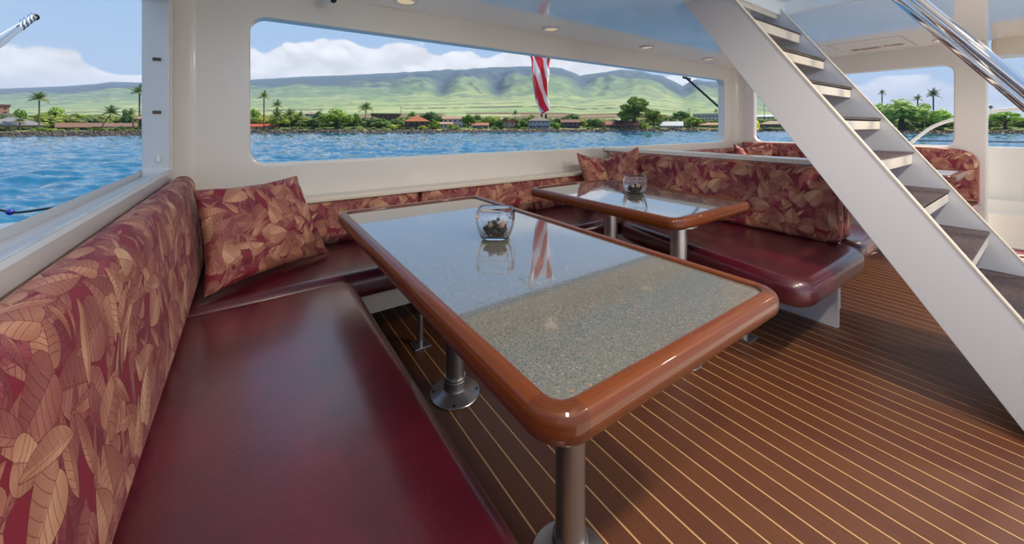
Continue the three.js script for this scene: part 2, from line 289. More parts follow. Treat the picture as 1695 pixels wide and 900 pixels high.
{
  const cols = 900, build = (rs, name, mat, color) => {
    const pos = [], col = [], idx = [], n = rs.length;
    for (let j = 0; j < n; j++) for (let i = 0; i <= cols; i++) {
      const px = -620 + i / cols * 3000, r = rs[j](px), [x, z] = at(px, r);
      const y = landY(px, r); pos.push(x, y, z); const c = color(px, r, y); col.push(c[0], c[1], c[2]);
      if (i < cols && j < n - 1) { const o = j * (cols + 1) + i, b = o + cols + 1; idx.push(o, o + 1, b, o + 1, b + 1, b); }
    }
    const g = new THREE.BufferGeometry(); g.setAttribute('position', new THREE.Float32BufferAttribute(pos, 3)); g.setAttribute('color', new THREE.Float32BufferAttribute(col, 3)); g.setIndex(idx); g.computeVertexNormals();
    return structure(name, g, mat);
  };
  const mat = std({ color: 0xffffff, vertexColors: true, roughness: 1, specularIntensity: 0.2 });
  const C = (h) => { const c = new THREE.Color(h); return [c.r, c.g, c.b]; }, mix = (a, b, t) => a.map((v, k) => lerp(v, b[k], clamp(t, 0, 1)));
  const rock = C(0x5a4d46), sand = C(0x857856), lawn = C(0x5d7339), field = C(0x99a272), field2 = C(0x7a8f62), scrub = C(0x647a60), hazyForest = C(0x3e535c), brown = C(0x6b4f42), soil = C(0x42353a), hazyRidge = C(0x566c72);  // forest and ridge tones carry the blue of distance haze
  build([-8, -3, -1.5, 0, 1, 2, 3.5, 6, 12, 22, 40, 70, 110, 160, 230, 300].map((t) => (px) => shore(px) + t), 'land', mat, (px, r) => { const t = r - shore(px); return t < 3 ? mix(rock, sand, nz(px / 4, t, 2) * 0.5 + 0.3) : mix(t < 8 ? sand : lawn, field2, sstep(t, 30, 200) + 0.4 * nz(px / 12, t / 14, 3)); });
  const rs = []; for (let k = 0; k <= 150; k++) { const f = k / 150; rs.push((px) => lerp(shore(px) + 250, 4900, Math.pow(f, 1.15))); }
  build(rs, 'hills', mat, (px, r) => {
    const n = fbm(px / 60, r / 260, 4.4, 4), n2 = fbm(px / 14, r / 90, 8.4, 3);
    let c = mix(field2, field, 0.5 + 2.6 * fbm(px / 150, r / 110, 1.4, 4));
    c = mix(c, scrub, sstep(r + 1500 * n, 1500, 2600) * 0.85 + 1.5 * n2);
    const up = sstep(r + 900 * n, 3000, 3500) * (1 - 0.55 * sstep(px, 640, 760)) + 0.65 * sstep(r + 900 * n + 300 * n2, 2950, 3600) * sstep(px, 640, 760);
    c = mix(c, hazyForest, up);
    c = mix(c, hazyRidge, 0.35 * sstep(r, 3600, 4300));
    for (const [p0, r0, sp, sr, k] of dips) c = mix(c, hazyForest, 0.9 * (k / 12) * Math.exp(-(((px - p0) / sp) ** 2) * 1.3 - ((r - r0) / sr) ** 2));  // darker bluish tone mixed into the valley dips
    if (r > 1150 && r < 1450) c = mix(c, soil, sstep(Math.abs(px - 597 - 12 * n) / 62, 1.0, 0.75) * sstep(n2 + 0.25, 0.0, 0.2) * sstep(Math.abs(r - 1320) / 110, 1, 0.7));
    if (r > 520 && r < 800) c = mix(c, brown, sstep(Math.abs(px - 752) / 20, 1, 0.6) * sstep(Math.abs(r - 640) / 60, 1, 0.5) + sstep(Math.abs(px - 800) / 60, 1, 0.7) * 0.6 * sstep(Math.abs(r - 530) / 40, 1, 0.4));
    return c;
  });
}
{ // the boulders of the sea wall
  const R = rng(5), g = new THREE.IcosahedronGeometry(0.5, 1), p = g.attributes.position;
  for (let i = 0; i < p.count; i++) { const k = 1 + 0.35 * nz(p.getX(i) * 3, p.getY(i) * 3, p.getZ(i) * 3); p.setXYZ(i, p.getX(i) * k, p.getY(i) * k * 0.8, p.getZ(i) * k); }
  g.computeVertexNormals();
  const n = 5200, inst = new THREE.InstancedMesh(g, std({ color: 0xffffff, roughness: 0.95 }), n), m = new THREE.Matrix4(), q = new THREE.Quaternion(), e = new THREE.Euler(), c = new THREE.Color();
  for (let i = 0; i < n; i++) {
    const px = -300 + R() * 2300, t = -2.2 + R() * 4.6, [x, z] = at(px, shore(px) + t), s = (0.28 + R() * 0.55) * (px > 1400 ? 0.5 : 1);
    e.set(R() * 6, R() * 6, R() * 6); m.compose(new THREE.Vector3(x, landY(px, shore(px) + t) + 0.1, z), q.setFromEuler(e), new THREE.Vector3(s * 1.3, s, s)); inst.setMatrixAt(i, m);
    const k = 0.035 + R() * (px > 560 && px < 980 ? 0.15 : 0.05); inst.setColorAt(i, c.setRGB(k * 1.05, k * 0.93, k * 0.85));
  }
  inst.name = 'shore_rocks'; inst.castShadow = inst.receiveShadow = true; scene.add(inst); tag(inst, 'grey and brown boulders of the sea wall along the shore', 'rocks', null, 'stuff');
}

// ---------------------------------------------------------------- the boat: hull, walls, floor, ceiling
const XP = -0.32, XS = 5.75, ZS = -2.65, CEIL = 2.0, ZF = 0.4;
const V3 = THREE.Vector3;
const basis = (a, b, c, o) => new THREE.Matrix4().makeBasis(a, b, c).setPosition(...o);
function plate(shape, depth, bevel, mtx) { const g = new THREE.ExtrudeGeometry(shape, { depth: depth - 2 * bevel, bevelEnabled: true, bevelSize: bevel, bevelOffset: -bevel, bevelThickness: bevel, bevelSegments: 3, curveSegments: 14 }); g.translate(0, 0, bevel); g.applyMatrix4(mtx); return g; }
const sideWall = (x0) => basis(new V3(0, 0, 1), new V3(0, 1, 0), new V3(-1, 0, 0), [x0, 0, 0]);
structure('hull', span(XP - 0.1, 6.78, -2.2, -0.1, ZS - 0.1, 8), M.gelcoat);
{
  const s = roundRect(new THREE.Shape(), -0.42, -0.1, XS + 0.1, 2.1, 0.01); s.holes.push(roundRect(new THREE.Path(), 0.0, 0.957, 5.45, 1.815, 0.085));
  structure('wall_stern', plate(s, 0.1, 0.012, basis(new V3(1, 0, 0), new V3(0, 1, 0), new V3(0, 0, 1), [0, 0, ZS - 0.1])), M.gelcoat);
}
{
  const s = roundRect(new THREE.Shape(), ZS - 0.1, -0.1, ZF, 2.1, 0.01); s.holes.push(roundRect(new THREE.Path(), -2.5, 0.930, 0.28, 1.83, 0.06));
  const wall = structure('wall_port', plate(s, 0.085, 0.012, sideWall(XP)), M.gelcoat);
  // aluminium channel that lines the window
  const f = roundRect(new THREE.Shape(), -2.488, 0.934, 0.268, 1.818, 0.05); f.holes.push(roundRect(new THREE.Path(), -2.474, 0.94, 0.254, 1.804, 0.04));
  structure('window_frame', plate(f, 0.1, 0.006, sideWall(XP - 0.005)), M.aluminium, wall);
  { const q = new THREE.Shape(); q.moveTo(XP + 0.006, 0.918); q.lineTo(XP + 0.006, 0.958); q.lineTo(XP - 0.004, 0.964); q.lineTo(XP - 0.02, 0.96); q.lineTo(XP - 0.088, 0.934); q.lineTo(XP - 0.088, 0.918); q.closePath(); const g = new THREE.ExtrudeGeometry(q, { depth: 2.74, bevelEnabled: false }); g.translate(0, 0, -2.484); structure('window_sill', g, M.aluminium, wall); }
  for (const y of [1.50, 1.245]) structure('latch_slot', bevelBox(0.03, 0.014, 0.008, 0.003, XP - 0.05, y, -2.466), M.brownSlot, wall);
  structure('latch_slot', bevelBox(0.014, 0.03, 0.008, 0.003, XP - 0.045, 1.02, -2.466), M.gelcoat, wall);
}
{
  const s = roundRect(new THREE.Shape(), ZS - 0.1, -0.1, -0.385, 2.1, 0.012); s.holes.push(roundRect(new THREE.Path(), -2.408, 0.966, -0.595, 1.79, 0.085));
  structure('wall_starboard', plate(s, 0.1, 0.014, sideWall(XS + 0.1)), M.gelcoat);
  structure('trim_1', bevelBox(0.34, 0.16, 0.75, 0.03, XS + 0.19, 1.92, 0.01), M.cream); // header over the side door
  structure('wall_starboard_forward', span(XS, XS + 0.1, -0.1, 2.1, 0.28, ZF), M.gelcoat);
}
function cove(x, z, sx, sz, r, name) { // concave corner fillet
  const s = new THREE.Shape(); s.moveTo(0, 0); s.lineTo(r, 0); for (let i = 0; i <= 10; i++) { const a = -Math.PI / 2 - i / 10 * Math.PI / 2; s.lineTo(r + r * Math.cos(a), r + r * Math.sin(a)); } s.closePath();
  let g = new THREE.ExtrudeGeometry(s, { depth: CEIL + 0.05, bevelEnabled: false }); g.rotateX(-Math.PI / 2); // (u,v) -> (u, -v)
  const p = g.attributes.position; for (let i = 0; i < p.count; i++) p.setXYZ(i, x + p.getX(i) * sx, p.getY(i), z - p.getZ(i) * sz);
  if (sx * sz < 0) { const id = []; for (let i = 0; i < p.count; i += 3) id.push(i, i + 2, i + 1); g.setIndex(id); g = g.toNonIndexed(); }
  g.deleteAttribute('normal'); g.computeVertexNormals(); return structure(name, toCreasedNormals(g, 0.5), M.gelcoat);
}
cove(XP - 0.002, ZS - 0.002, 1, 1, 0.1, 'trim_2');
cove(XS + 0.002, ZS - 0.002, -1, 1, 0.13, 'trim_3');
{ // shelf that caps the low stern backrests
  structure('trim_4', bevelBox(3.3, 0.03, 0.14, 0.008, XP + 1.65, 0.735, ZS + 0.07), M.cream);
}
{
  const s = roundRect(new THREE.Shape(), -0.42, ZS - 0.1, XS + 0.12, ZF, 0.01); s.holes.push(roundRect(new THREE.Path(), 2.30, -1.172, 3.262, 0.30, 0.03));
  const c = structure('ceiling', plate(s, 0.1, 0.006, basis(new V3(1, 0, 0), new V3(0, 0, 1), new V3(0, -1, 0), [0, CEIL + 0.1, 0])), M.ceiling);
    structure('stairwell_liner', bevelBox(0.03, 0.22, 1.5, 0.006, 3.278, CEIL + 0.11, -0.42), M.gelcoat, c);
  structure('stairwell_liner', bevelBox(0.03, 0.22, 1.5, 0.006, 2.285, CEIL + 0.11, -0.42), M.gelcoat, c);
  structure('stairwell_liner', bevelBox(1.0, 0.12, 0.03, 0.006, 2.78, CEIL + 0.145, -1.19), M.cream, c);
  structure('stairwell_liner', bevelBox(1.0, 0.22, 0.03, 0.006, 2.78, CEIL + 0.11, 0.32), M.gelcoat, c);
  // panel let into the ceiling beside the starboard window
  const g = mergeGeometries([span(4.86, 5.62, -0.0012, 0.0, -1.355, -1.35), span(4.86, 5.62, -0.0012, 0, -0.825, -0.82), span(4.86, 4.865, -0.0012, 0, -1.355, -0.82), span(5.615, 5.62, -0.0012, 0, -1.355, -0.82)]); g.translate(0, CEIL, 0);
  structure('hatch_joint', g, std({ color: 0xa89a86, roughness: 0.7 }), c);
  const tex = canvasTexture(1024, (q, S, Hh) => { q.clearRect(0, 0, S, Hh); q.fillStyle = '#8a4f3a'; q.textAlign = 'center'; q.textBaseline = 'middle'; q.scale(1, 3.6); q.font = 'bold 84px sans-serif'; q.fillText('LIFE JACKETS', 330, 72); q.font = 'bold 70px sans-serif'; q.fillText('& 5 LINES', 810, 60); }, true, 512);
  const pg = new THREE.PlaneGeometry(0.46, 0.30); pg.applyMatrix4(basis(new V3(0, 0, 1), new V3(-1, 0, 0), new V3(0, -1, 0), [0, 0, 0]));
  pg.translate(5.40, CEIL - 0.003, -1.09);
  structure('panel_lettering', pg, std({ map: tex, transparent: true, roughness: 0.6 }), c);
}
{
  const fl = new THREE.Group(); fl.name = 'floor'; fl.userData.kind = 'structure'; scene.add(fl);
  structure('seam_base', span(XP, XS + 0.1, -0.1, -0.0008, ZS, 0.4), M.stripe, fl);
  const geo = []; const pw = 0.0755 - 0.0066, L = 0.4 - ZS;
  for (let k = 0; k < 3; k++) { const g = box(pw, 0.006, L, 0, -0.003, ZS + L / 2), uv = g.attributes.uv, p = g.attributes.position; for (let i = 0; i < uv.count; i++) uv.setXY(i, (p.getZ(i) + k * 0.7) * 0.8, p.getX(i) * 2 + k * 0.31); geo.push(g); }
  for (let n = -15; n <= 65; n++) { const x = 0.83 + (n + 0.5) * 0.0755; if (x < XP + 0.02 || x > XS + 0.08) continue; const m = mesh('plank', geo[(n * 7 + 30) % 3 | 0] ?? geo[0], M.plank[(n * 5 + 100) % 3], fl); m.position.x = x; }
}
{ // the side deck beyond the door and an unseen forward deck
  structure('unseen_bounce_deck', span(XP - 0.1, 6.75, -0.1, -0.004, 0.4, 8), M.gelcoat);  // out of view, white so that sunlight bounces up to the ceiling
  structure('deck_starboard', span(XS + 0.1, 6.75, -0.1, -0.005, ZS - 0.1, 0.4), M.cream);
  structure('bulwark', bevelBox(0.12, 0.96, 3.6, 0.02, 6.68, 0.47, 0.4), M.gelcoat);
  structure('deck_step', bevelBox(0.42, 0.30, 3.2, 0.05, 6.42, 0.14, 0.6), M.gelcoat);
  structure('deck_ledge', bevelBox(0.22, 0.13, 3.2, 0.03, 6.53, 0.34, 0.6), M.gelcoat);
}

{ // the upper deck: unseen hardtop on posts, placed to keep sun out, and a varnished coaming round the stairwell
  const t = new THREE.Group(); t.name = 'unseen_roof_upper'; t.userData.kind = 'structure'; scene.add(t);
  mesh('sun_blocking_panel', bevelBox(3.0, 0.08, 2.4, 0.02, 4.5, 4.1, -0.2), M.gelcoat, t);  // out of view, sized to block sun over the stairwell
  for (const [x, z] of [[3.1, -1.35], [5.6, -1.35], [3.4, 0.35], [5.6, 0.35]]) mesh('post', bar([x, 2.1, z], [x, 4.07, z], 0.035), M.gelcoat, t);
  const c = thing('stairwell_coaming', 'varnished brown coaming at the head of the stairs', 'trim', [2.78, 2.1, -1.3]);
  mesh('board', bevelBox(1.2, 0.16, 0.04, 0.008, 0, 0.2, 0), M.rim, c); mesh('upright', bevelBox(0.06, 0.5, 0.06, 0.008, 0.5, 0.25, -0.02), M.rimDark, c);
}

// ---------------------------------------------------------------- furniture
// a run of cushion laid along its local x axis, its front towards local +z
function cushion(w, h, d, r, o = {}) {
  return roundBox(w, h, d, r, (v) => {
    const fx = 1 - Math.pow(Math.abs(v.x) / (w / 2), 6), fy = 1 - Math.pow(Math.abs(v.y) / (h / 2), 4), fz = 1 - Math.pow(Math.abs(v.z) / (d / 2), 4);
    const puff = o.puff ?? 0.012;
    if (o.seat) { if (v.y > 0) v.y += puff * Math.max(0, fx) * Math.max(0, fz); v.z += puff * 0.6 * Math.max(0, fy) * Math.sign(v.z) * 0.5; }
    else { if (v.z > 0) v.z += puff * Math.max(0, fx) * Math.max(0, fy); if (o.taper) v.z = -d / 2 + (v.z + d / 2) * (1 - o.taper * (v.y + h / 2) / h); }
    if (o.wave) { v.y += o.wave * nz(v.x * 2.1 + h * 9, v.z * 2.3, w); }
  });
}
const backGroup = 'low stern backrests';
function backrest(label, w, h, d, r, pos, turn, o = {}) {
  const t = thing('backrest_cushion', label, 'cushion', pos, turn, o.group);
  const g = cushion(w, h, d, r, o); g.translate(0, h / 2, 0);
  if (o.uv) { const uv = g.attributes.uv; for (let i = 0; i < uv.count; i++) uv.setXY(i, uv.getX(i) + o.uv[0], uv.getY(i) + o.uv[1]); }
  mesh('cover', g, M.fabric, t);
  if (o.piping) { // welt round the front face at the free end
    const e = o.piping, x = e * (w / 2 - 0.006), z = d / 2 - 0.012;
    mesh('piping', tube([[x, 0.02, z - 0.02], [x, h * 0.35, z - (o.taper ?? 0) * d * 0.3], [x, h * 0.75, z - (o.taper ?? 0) * d * 0.7], [x - e * 0.02, h - r * 0.5, z - 0.015 - (o.taper ?? 0) * d], [x - e * (r + 0.02), h - 0.004, z - 0.02 - (o.taper ?? 0) * d]], 0.006, 24, 8), M.piping, t);
  }
  return t;
}
// port bench
{
  const t = thing('bench_seat', 'long maroon leather seat cushion under the left-hand window, nearest of the seats', 'seat', [0.046, 0.32, -0.54], Math.PI / 2);
  const g = cushion(2.74, 0.135, 0.705, 0.05, { seat: true, puff: 0.014, wave: 0.007 }); g.translate(0, 0.0675, 0);
  mesh('cover', g, M.leather, t);
  mesh('plinth', span(-1.3, 1.3, -0.12, -0.002, -0.34, 0.2), M.cream, t);
  for (const x of [-1.0, 0.9]) mesh('support_leg', new THREE.CylinderGeometry(0.016, 0.016, 0.2, 16).translate(x, -0.22, 0.1), M.brushed, t);
}
backrest('tall leaf-patterned backrest cushion below the left-hand window', 3.3, 0.475, 0.13, 0.055, [XP + 0.066, 0.455, -0.88], Math.PI / 2, { taper: 0.36, puff: 0.016, uv: [0.1, 0.37] });
// stern bench, left of the partition
{
  const t = thing('bench_seat', 'maroon leather seat cushion running below the wide stern window', 'seat', [1.352, 0.32, -2.29], 0);
  const g = cushion(3.32, 0.132, 0.69, 0.05, { seat: true, puff: 0.012, wave: 0.006 }); g.translate(0, 0.066, 0);
  mesh('cover', g, M.leather, t);
  mesh('plinth', span(-1.64, 1.55, -0.11, -0.002, -0.35, 0.27), M.cream, t);
  for (const x of [-0.6, 0.25]) { mesh('support_leg', new THREE.CylinderGeometry(0.016, 0.016, 0.21, 16).translate(x, -0.215, 0.335), M.brushed, t); mesh('foot_plate', bevelBox(0.09, 0.008, 0.09, 0.002, x, -0.316, 0.335), M.brushed, t); }
}
backrest('low leaf-patterned backrest below the stern window, the one behind the large pillow', 1.24, 0.275, 0.14, 0.04, [0.35, 0.455, ZS + 0.074], 0, { taper: 0.15, uv: [0.33, 0.1] });
backrest('low leaf-patterned backrest below the stern window, the one reaching behind the farther table', 1.94, 0.275, 0.14, 0.04, [1.955, 0.455, ZS + 0.074], 0, { taper: 0.15, uv: [0.02, 0.45] });
// partition with a seat on both sides
{
  const t = thing('bench_partition', 'white partition panel with a flat white cap between the two back-to-back benches', 'partition', [3.055, 0, -1.71]);
  mesh('panel', bevelBox(0.035, 0.9, 1.85, 0.004, 0, 0.47, 0), M.gelcoat, t);
  mesh('cap_rail', bevelBox(0.17, 0.03, 1.87, 0.01, 0, 0.943, 0), M.gelcoat, t);
}
backrest('tall leaf-patterned backrest on the partition, facing the farther table', 1.80, 0.47, 0.11, 0.035, [2.975, 0.455, -1.655], -Math.PI / 2, { taper: 0.1, piping: 1, uv: [0.2, 0.22] });
backrest('leaf-patterned backrest on the far side of the partition, mostly hidden by the stairs', 1.72, 0.47, 0.11, 0.035, [3.135, 0.455, -1.62], Math.PI / 2, { taper: 0.1, piping: -1, uv: [0.4, 0.0] });
function polySeat(name, label, pts, radii, y0, h, pos) { // seat cushion cut to a plan outline
  const s = new THREE.Shape(), n = pts.length;
  for (let i = 0; i < n; i++) {
    const p = new THREE.Vector2(...pts[i]), a = new THREE.Vector2(...pts[(i + n - 1) % n]).sub(p).normalize(), b = new THREE.Vector2(...pts[(i + 1) % n]).sub(p).normalize(), r = radii[i];
    const s0 = p.clone().addScaledVector(a, r), s1 = p.clone().addScaledVector(b, r);
    if (i === 0) s.moveTo(s0.x, s0.y); else s.lineTo(s0.x, s0.y); s.quadraticCurveTo(p.x, p.y, s1.x, s1.y);
  }
  s.closePath();
  const b = 0.05, g = new THREE.ExtrudeGeometry(s, { depth: h - 2 * b, bevelEnabled: true, bevelSize: b, bevelOffset: -b, bevelThickness: b, bevelSegments: 8, curveSegments: 14 });
  g.translate(0, 0, b); g.applyMatrix4(basis(new V3(1, 0, 0), new V3(0, 0, 1), new V3(0, -1, 0), [0, h, 0]));
  const q = g.attributes.position, uv = g.attributes.uv; for (let i = 0; i < q.count; i++) uv.setXY(i, q.getX(i), q.getZ(i) + q.getY(i));
  const t = thing(name, label, 'seat', [0, y0, 0]); mesh('cover', toCreasedNormals(g, 0.7), M.leather, t); return t;
}
{
  const t = polySeat('bench_seat', 'dark maroon leather seat cushion along the partition beside the farther table', [[2.32, -1.935], [2.05, -0.64], [3.032, -0.635], [3.032, -1.935]], [0.1, 0.16, 0.16, 0.1], 0.32, 0.135);
  const p = bar([2.27, -0.32, -1.0], [2.27, 0, -1.0], 0.019); mesh('support_leg', p, M.brushed, t); mesh('foot_plate', bevelBox(0.1, 0.008, 0.1, 0.002, 2.27, -0.316, -1.0), M.brushed, t);
  mesh('plinth', bevelBox(0.03, 0.317, 1.2, 0.004, 2.825, -0.1605, -1.33), M.greyPaint, t);
}
{
  const b2 = polySeat('bench_seat', 'maroon leather seat cushion behind the partition, its end showing beside the stairs', [[3.08, -1.935], [3.08, -0.68], [3.68, -0.70], [3.68, -1.935]], [0.1, 0.12, 0.14, 0.1], 0.32, 0.135);
  mesh('plinth', bevelBox(0.03, 0.317, 1.05, 0.004, 3.45, -0.1605, -1.55), M.greyPaint, b2);
  const t = thing('bench_seat', 'maroon leather seat along the stern wall beyond the partition', 'seat', [4.40, 0.32, -2.29], 0);
  const g = cushion(2.62, 0.132, 0.69, 0.05, { seat: true }); g.translate(0, 0.066, 0); mesh('cover', g, M.leather, t);
  const u = polySeat('bench_seat', 'maroon leather seat along the far right-hand wall with a rounded end', [[5.14, -1.935], [5.14, -0.41], [5.745, -0.40], [5.745, -1.935]], [0.1, 0.18, 0.1, 0.1], 0.32, 0.135);
  mesh('plinth', span(5.3, 5.74, -0.32, -0.002, -1.9, -0.5), M.cream, u);
}
{
  const w = 2.06; // rounded upper corner at the free end
  const t = thing('backrest_cushion', 'leaf-patterned backrest with a rounded end under the far right-hand window', 'cushion', [XS - 0.002, 0.455, -1.46], 0);
  const s = new THREE.Shape(); s.moveTo(-1.06, 0); s.lineTo(1.03, 0); s.lineTo(1.03, 0.34); s.quadraticCurveTo(1.03, 0.50, 0.84, 0.50); s.lineTo(-1.06, 0.50); s.closePath();
  const g = new THREE.ExtrudeGeometry(s, { depth: 0.07, bevelEnabled: true, bevelSize: 0.025, bevelOffset: -0.025, bevelThickness: 0.025, bevelSegments: 5, curveSegments: 16 }); g.translate(0, 0, 0.025);
  g.applyMatrix4(basis(new V3(0, 0, 1), new V3(0, 1, 0), new V3(-1, 0, 0), [0, 0, 0])); mesh('cover', toCreasedNormals(g, 0.7), M.fabric, t);
  mesh('piping', tube([[-0.105, 0.01, 1.02], [-0.105, 0.33, 1.02], [-0.105, 0.45, 0.975], [-0.105, 0.488, 0.83], [-0.105, 0.49, -1.0]], 0.008, 40, 8), M.piping, t);
}
backrest('low leaf-patterned backrest below the stern window beyond the partition', 2.5, 0.42, 0.14, 0.04, [4.38, 0.455, ZS + 0.074], 0, { taper: 0.15, uv: [0.15, 0.3] });

// pillows, each stretched between four corners (bottom left, bottom right, top right, top left)
function pillow(label, c, thick, seed, group) {
  const P = c.map((p) => new V3(...p)), mid = P.reduce((a, p) => a.add(p), new V3()).multiplyScalar(0.25);
  const ex = P[1].clone().sub(P[0]).add(P[2]).sub(P[3]).normalize(), ey0 = P[3].clone().sub(P[0]).add(P[2]).sub(P[1]).normalize(), n = ex.clone().cross(ey0).normalize();
  const N = 44, pos = [], uv = [], idx = [], W = P[1].distanceTo(P[0]), Hh = P[3].distanceTo(P[0]);
  for (const side of [1, -1]) for (let j = 0; j <= N; j++) for (let i = 0; i <= N; i++) {
    const u = -Math.cos(i / N * Math.PI), v = -Math.cos(j / N * Math.PI); // crowd towards the seams
    const pinch = 0.11; const uu = u * (1 - pinch * (1 - v * v) * Math.pow(Math.abs(u), 3)), vv = v * (1 - pinch * (1 - u * u) * Math.pow(Math.abs(v), 3));
    const round = 1 - 0.02 * Math.pow(u * v, 8); const a = (uu * round + 1) / 2, b = (vv * round + 1) / 2, p = new V3().addScaledVector(P[0], (1 - a) * (1 - b)).addScaledVector(P[1], a * (1 - b)).addScaledVector(P[2], a * b).addScaledVector(P[3], (1 - a) * b);
    const e = Math.max(0, (1 - u * u) * (1 - v * v));
    let h = thick * (0.76 * Math.pow(e, 0.36) + 0.24 * e);
    const edge = Math.pow(Math.max(0, 1 - e), 3) * Math.pow(e, 0.25);
    h += thick * (0.42 * edge * nz(u * 3.2 + seed, v * 3.2, side * 2) + 0.15 * Math.pow(e, 0.3) * nz(u * 2.2 + seed * 3, v * 5.5 + u * 3, side) + 0.09 * edge * nz(u * 9, v * 9 + seed, 3));
    p.addScaledVector(n, side * Math.max(0, h)); p.sub(mid);
    pos.push(p.x, p.y, p.z); uv.push((u + 1) / 2 * W + seed * 0.37, (v + 1) / 2 * Hh + seed * 0.61);
    if (i < N && j < N) { const o = (side === 1 ? 0 : (N + 1) * (N + 1)) + j * (N + 1) + i, q = o + N + 1; if (side === 1) idx.push(o, o + 1, q, o + 1, q + 1, q); else idx.push(o, q, o + 1, o + 1, q, q + 1); }
  }
  const g = new THREE.BufferGeometry(); g.setAttribute('position', new THREE.Float32BufferAttribute(pos, 3)); g.setAttribute('uv', new THREE.Float32BufferAttribute(uv, 2)); g.setIndex(idx); smoothNormals(g);
  const m = mesh('pillow', g, M.fabric, scene); m.position.copy(mid); return tag(m, label, 'pillow', group);
}
pillow('large leaf-patterned pillow leaning in the left corner of the benches', [[-0.16, 0.475, -1.98], [0.36, 0.47, -2.30], [0.215, 0.905, -2.43], [-0.21, 0.90, -2.16]], 0.085, 1);
pillow('left one of the two leaf-patterned pillows in the corner by the partition', [[2.42, 0.47, -2.26], [2.76, 0.47, -2.30], [2.73, 0.88, -2.47], [2.372, 0.945, -2.43]], 0.065, 2);
pillow('right one of the two leaf-patterned pillows in the corner by the partition, pointed up', [[2.66, 0.47, -2.38], [2.80, 0.47, -2.06], [2.862, 1.00, -2.14], [2.74, 0.87, -2.45]], 0.06, 3);
pillow('left one of the two reddish pillows seen over the partition', [[5.21, 0.47, -2.28], [5.5, 0.47, -2.3], [5.47, 0.88, -2.44], [5.20, 0.95, -2.42]], 0.06, 4);
pillow('right one of the two reddish pillows seen over the partition', [[5.36, 0.47, -2.4], [5.52, 0.47, -2.08], [5.60, 0.965, -2.12], [5.44, 0.88, -2.42]], 0.055, 5);

// tables
function sweepPart(profile, path) { // profile [outward, up]; path [x, z, nx, nz]
  const pos = [], uv = [], idx = [], n = profile.length; let len = 0, acc = [0];
  for (let k = 1; k < n; k++) acc.push(acc[k - 1] + Math.hypot(profile[k][0] - profile[k - 1][0], profile[k][1] - profile[k - 1][1]));
  path.forEach(([x, z, ax, az], j) => {
    if (j) len += Math.hypot(x - path[j - 1][0], z - path[j - 1][1]);
    profile.forEach(([o, u], k) => { pos.push(x + ax * o, u, z + az * o); uv.push(len, acc[k]); if (j && k < n - 1) { const a = (j - 1) * n + k, b = j * n + k; idx.push(a, a + 1, b, a + 1, b + 1, b); } });
  });
  const g = new THREE.BufferGeometry(); g.setAttribute('position', new THREE.Float32BufferAttribute(pos, 3)); g.setAttribute('uv', new THREE.Float32BufferAttribute(uv, 2)); g.setIndex(idx); return toCreasedNormals(g, 0.9);
}
const rimProfile = (() => { // flat inner face, raised lip, rounded shoulder, bowed side, rounded underside
  const p = [[0, -0.045], [0, -0.001], [0.0008, 0.004], [0.0035, 0.0068], [0.007, 0.0074], [0.013, 0.0066]];
  for (let i = 0; i <= 14; i++) { const a = Math.PI / 2 * 0.8 - i / 14 * Math.PI * 0.88; p.push([0.017 + 0.023 * Math.pow(Math.abs(Math.cos(a)), 0.8) * Math.sign(Math.cos(a)), -0.021 + 0.029 * Math.pow(Math.abs(Math.sin(a)), 0.8) * Math.sign(Math.sin(a))]); }
  p.push([0.01, -0.0505], [0, -0.045]); return p;
})();
const TOP = 0.74;
function pedestal(t, x, z, h) {
  const leg = mesh('pedestal_leg', new THREE.CylinderGeometry(0.04, 0.04, h, 32).translate(0, h / 2, 0), M.brushed, t); leg.position.set(x, 0, z);
  const pr = [[0.001, 0], [0.108, 0], [0.11, 0.004], [0.107, 0.007], [0.075, 0.016], [0.052, 0.028], [0.049, 0.034], [0.049, 0.066], [0.0475, 0.068], [0.0475, 0.078], [0.046, 0.08], [0.04, 0.08]].map(([a, b]) => new THREE.Vector2(a, b));
  mesh('floor_flange', toCreasedNormals(new THREE.LatheGeometry(pr, 40), 0.5), M.brushed, leg);
  for (let k = 0; k < 4; k++) { const a = k * Math.PI / 2 + 0.5; mesh('screw', new THREE.CylinderGeometry(0.006, 0.006, 0.004, 10).translate(0.095 * Math.cos(a), 0.0105, 0.095 * Math.sin(a)), M.dark, leg); }
  mesh('mount_plate', new THREE.CylinderGeometry(0.09, 0.09, 0.012, 24).translate(0, h - 0.006, 0), M.brushed, leg);
}
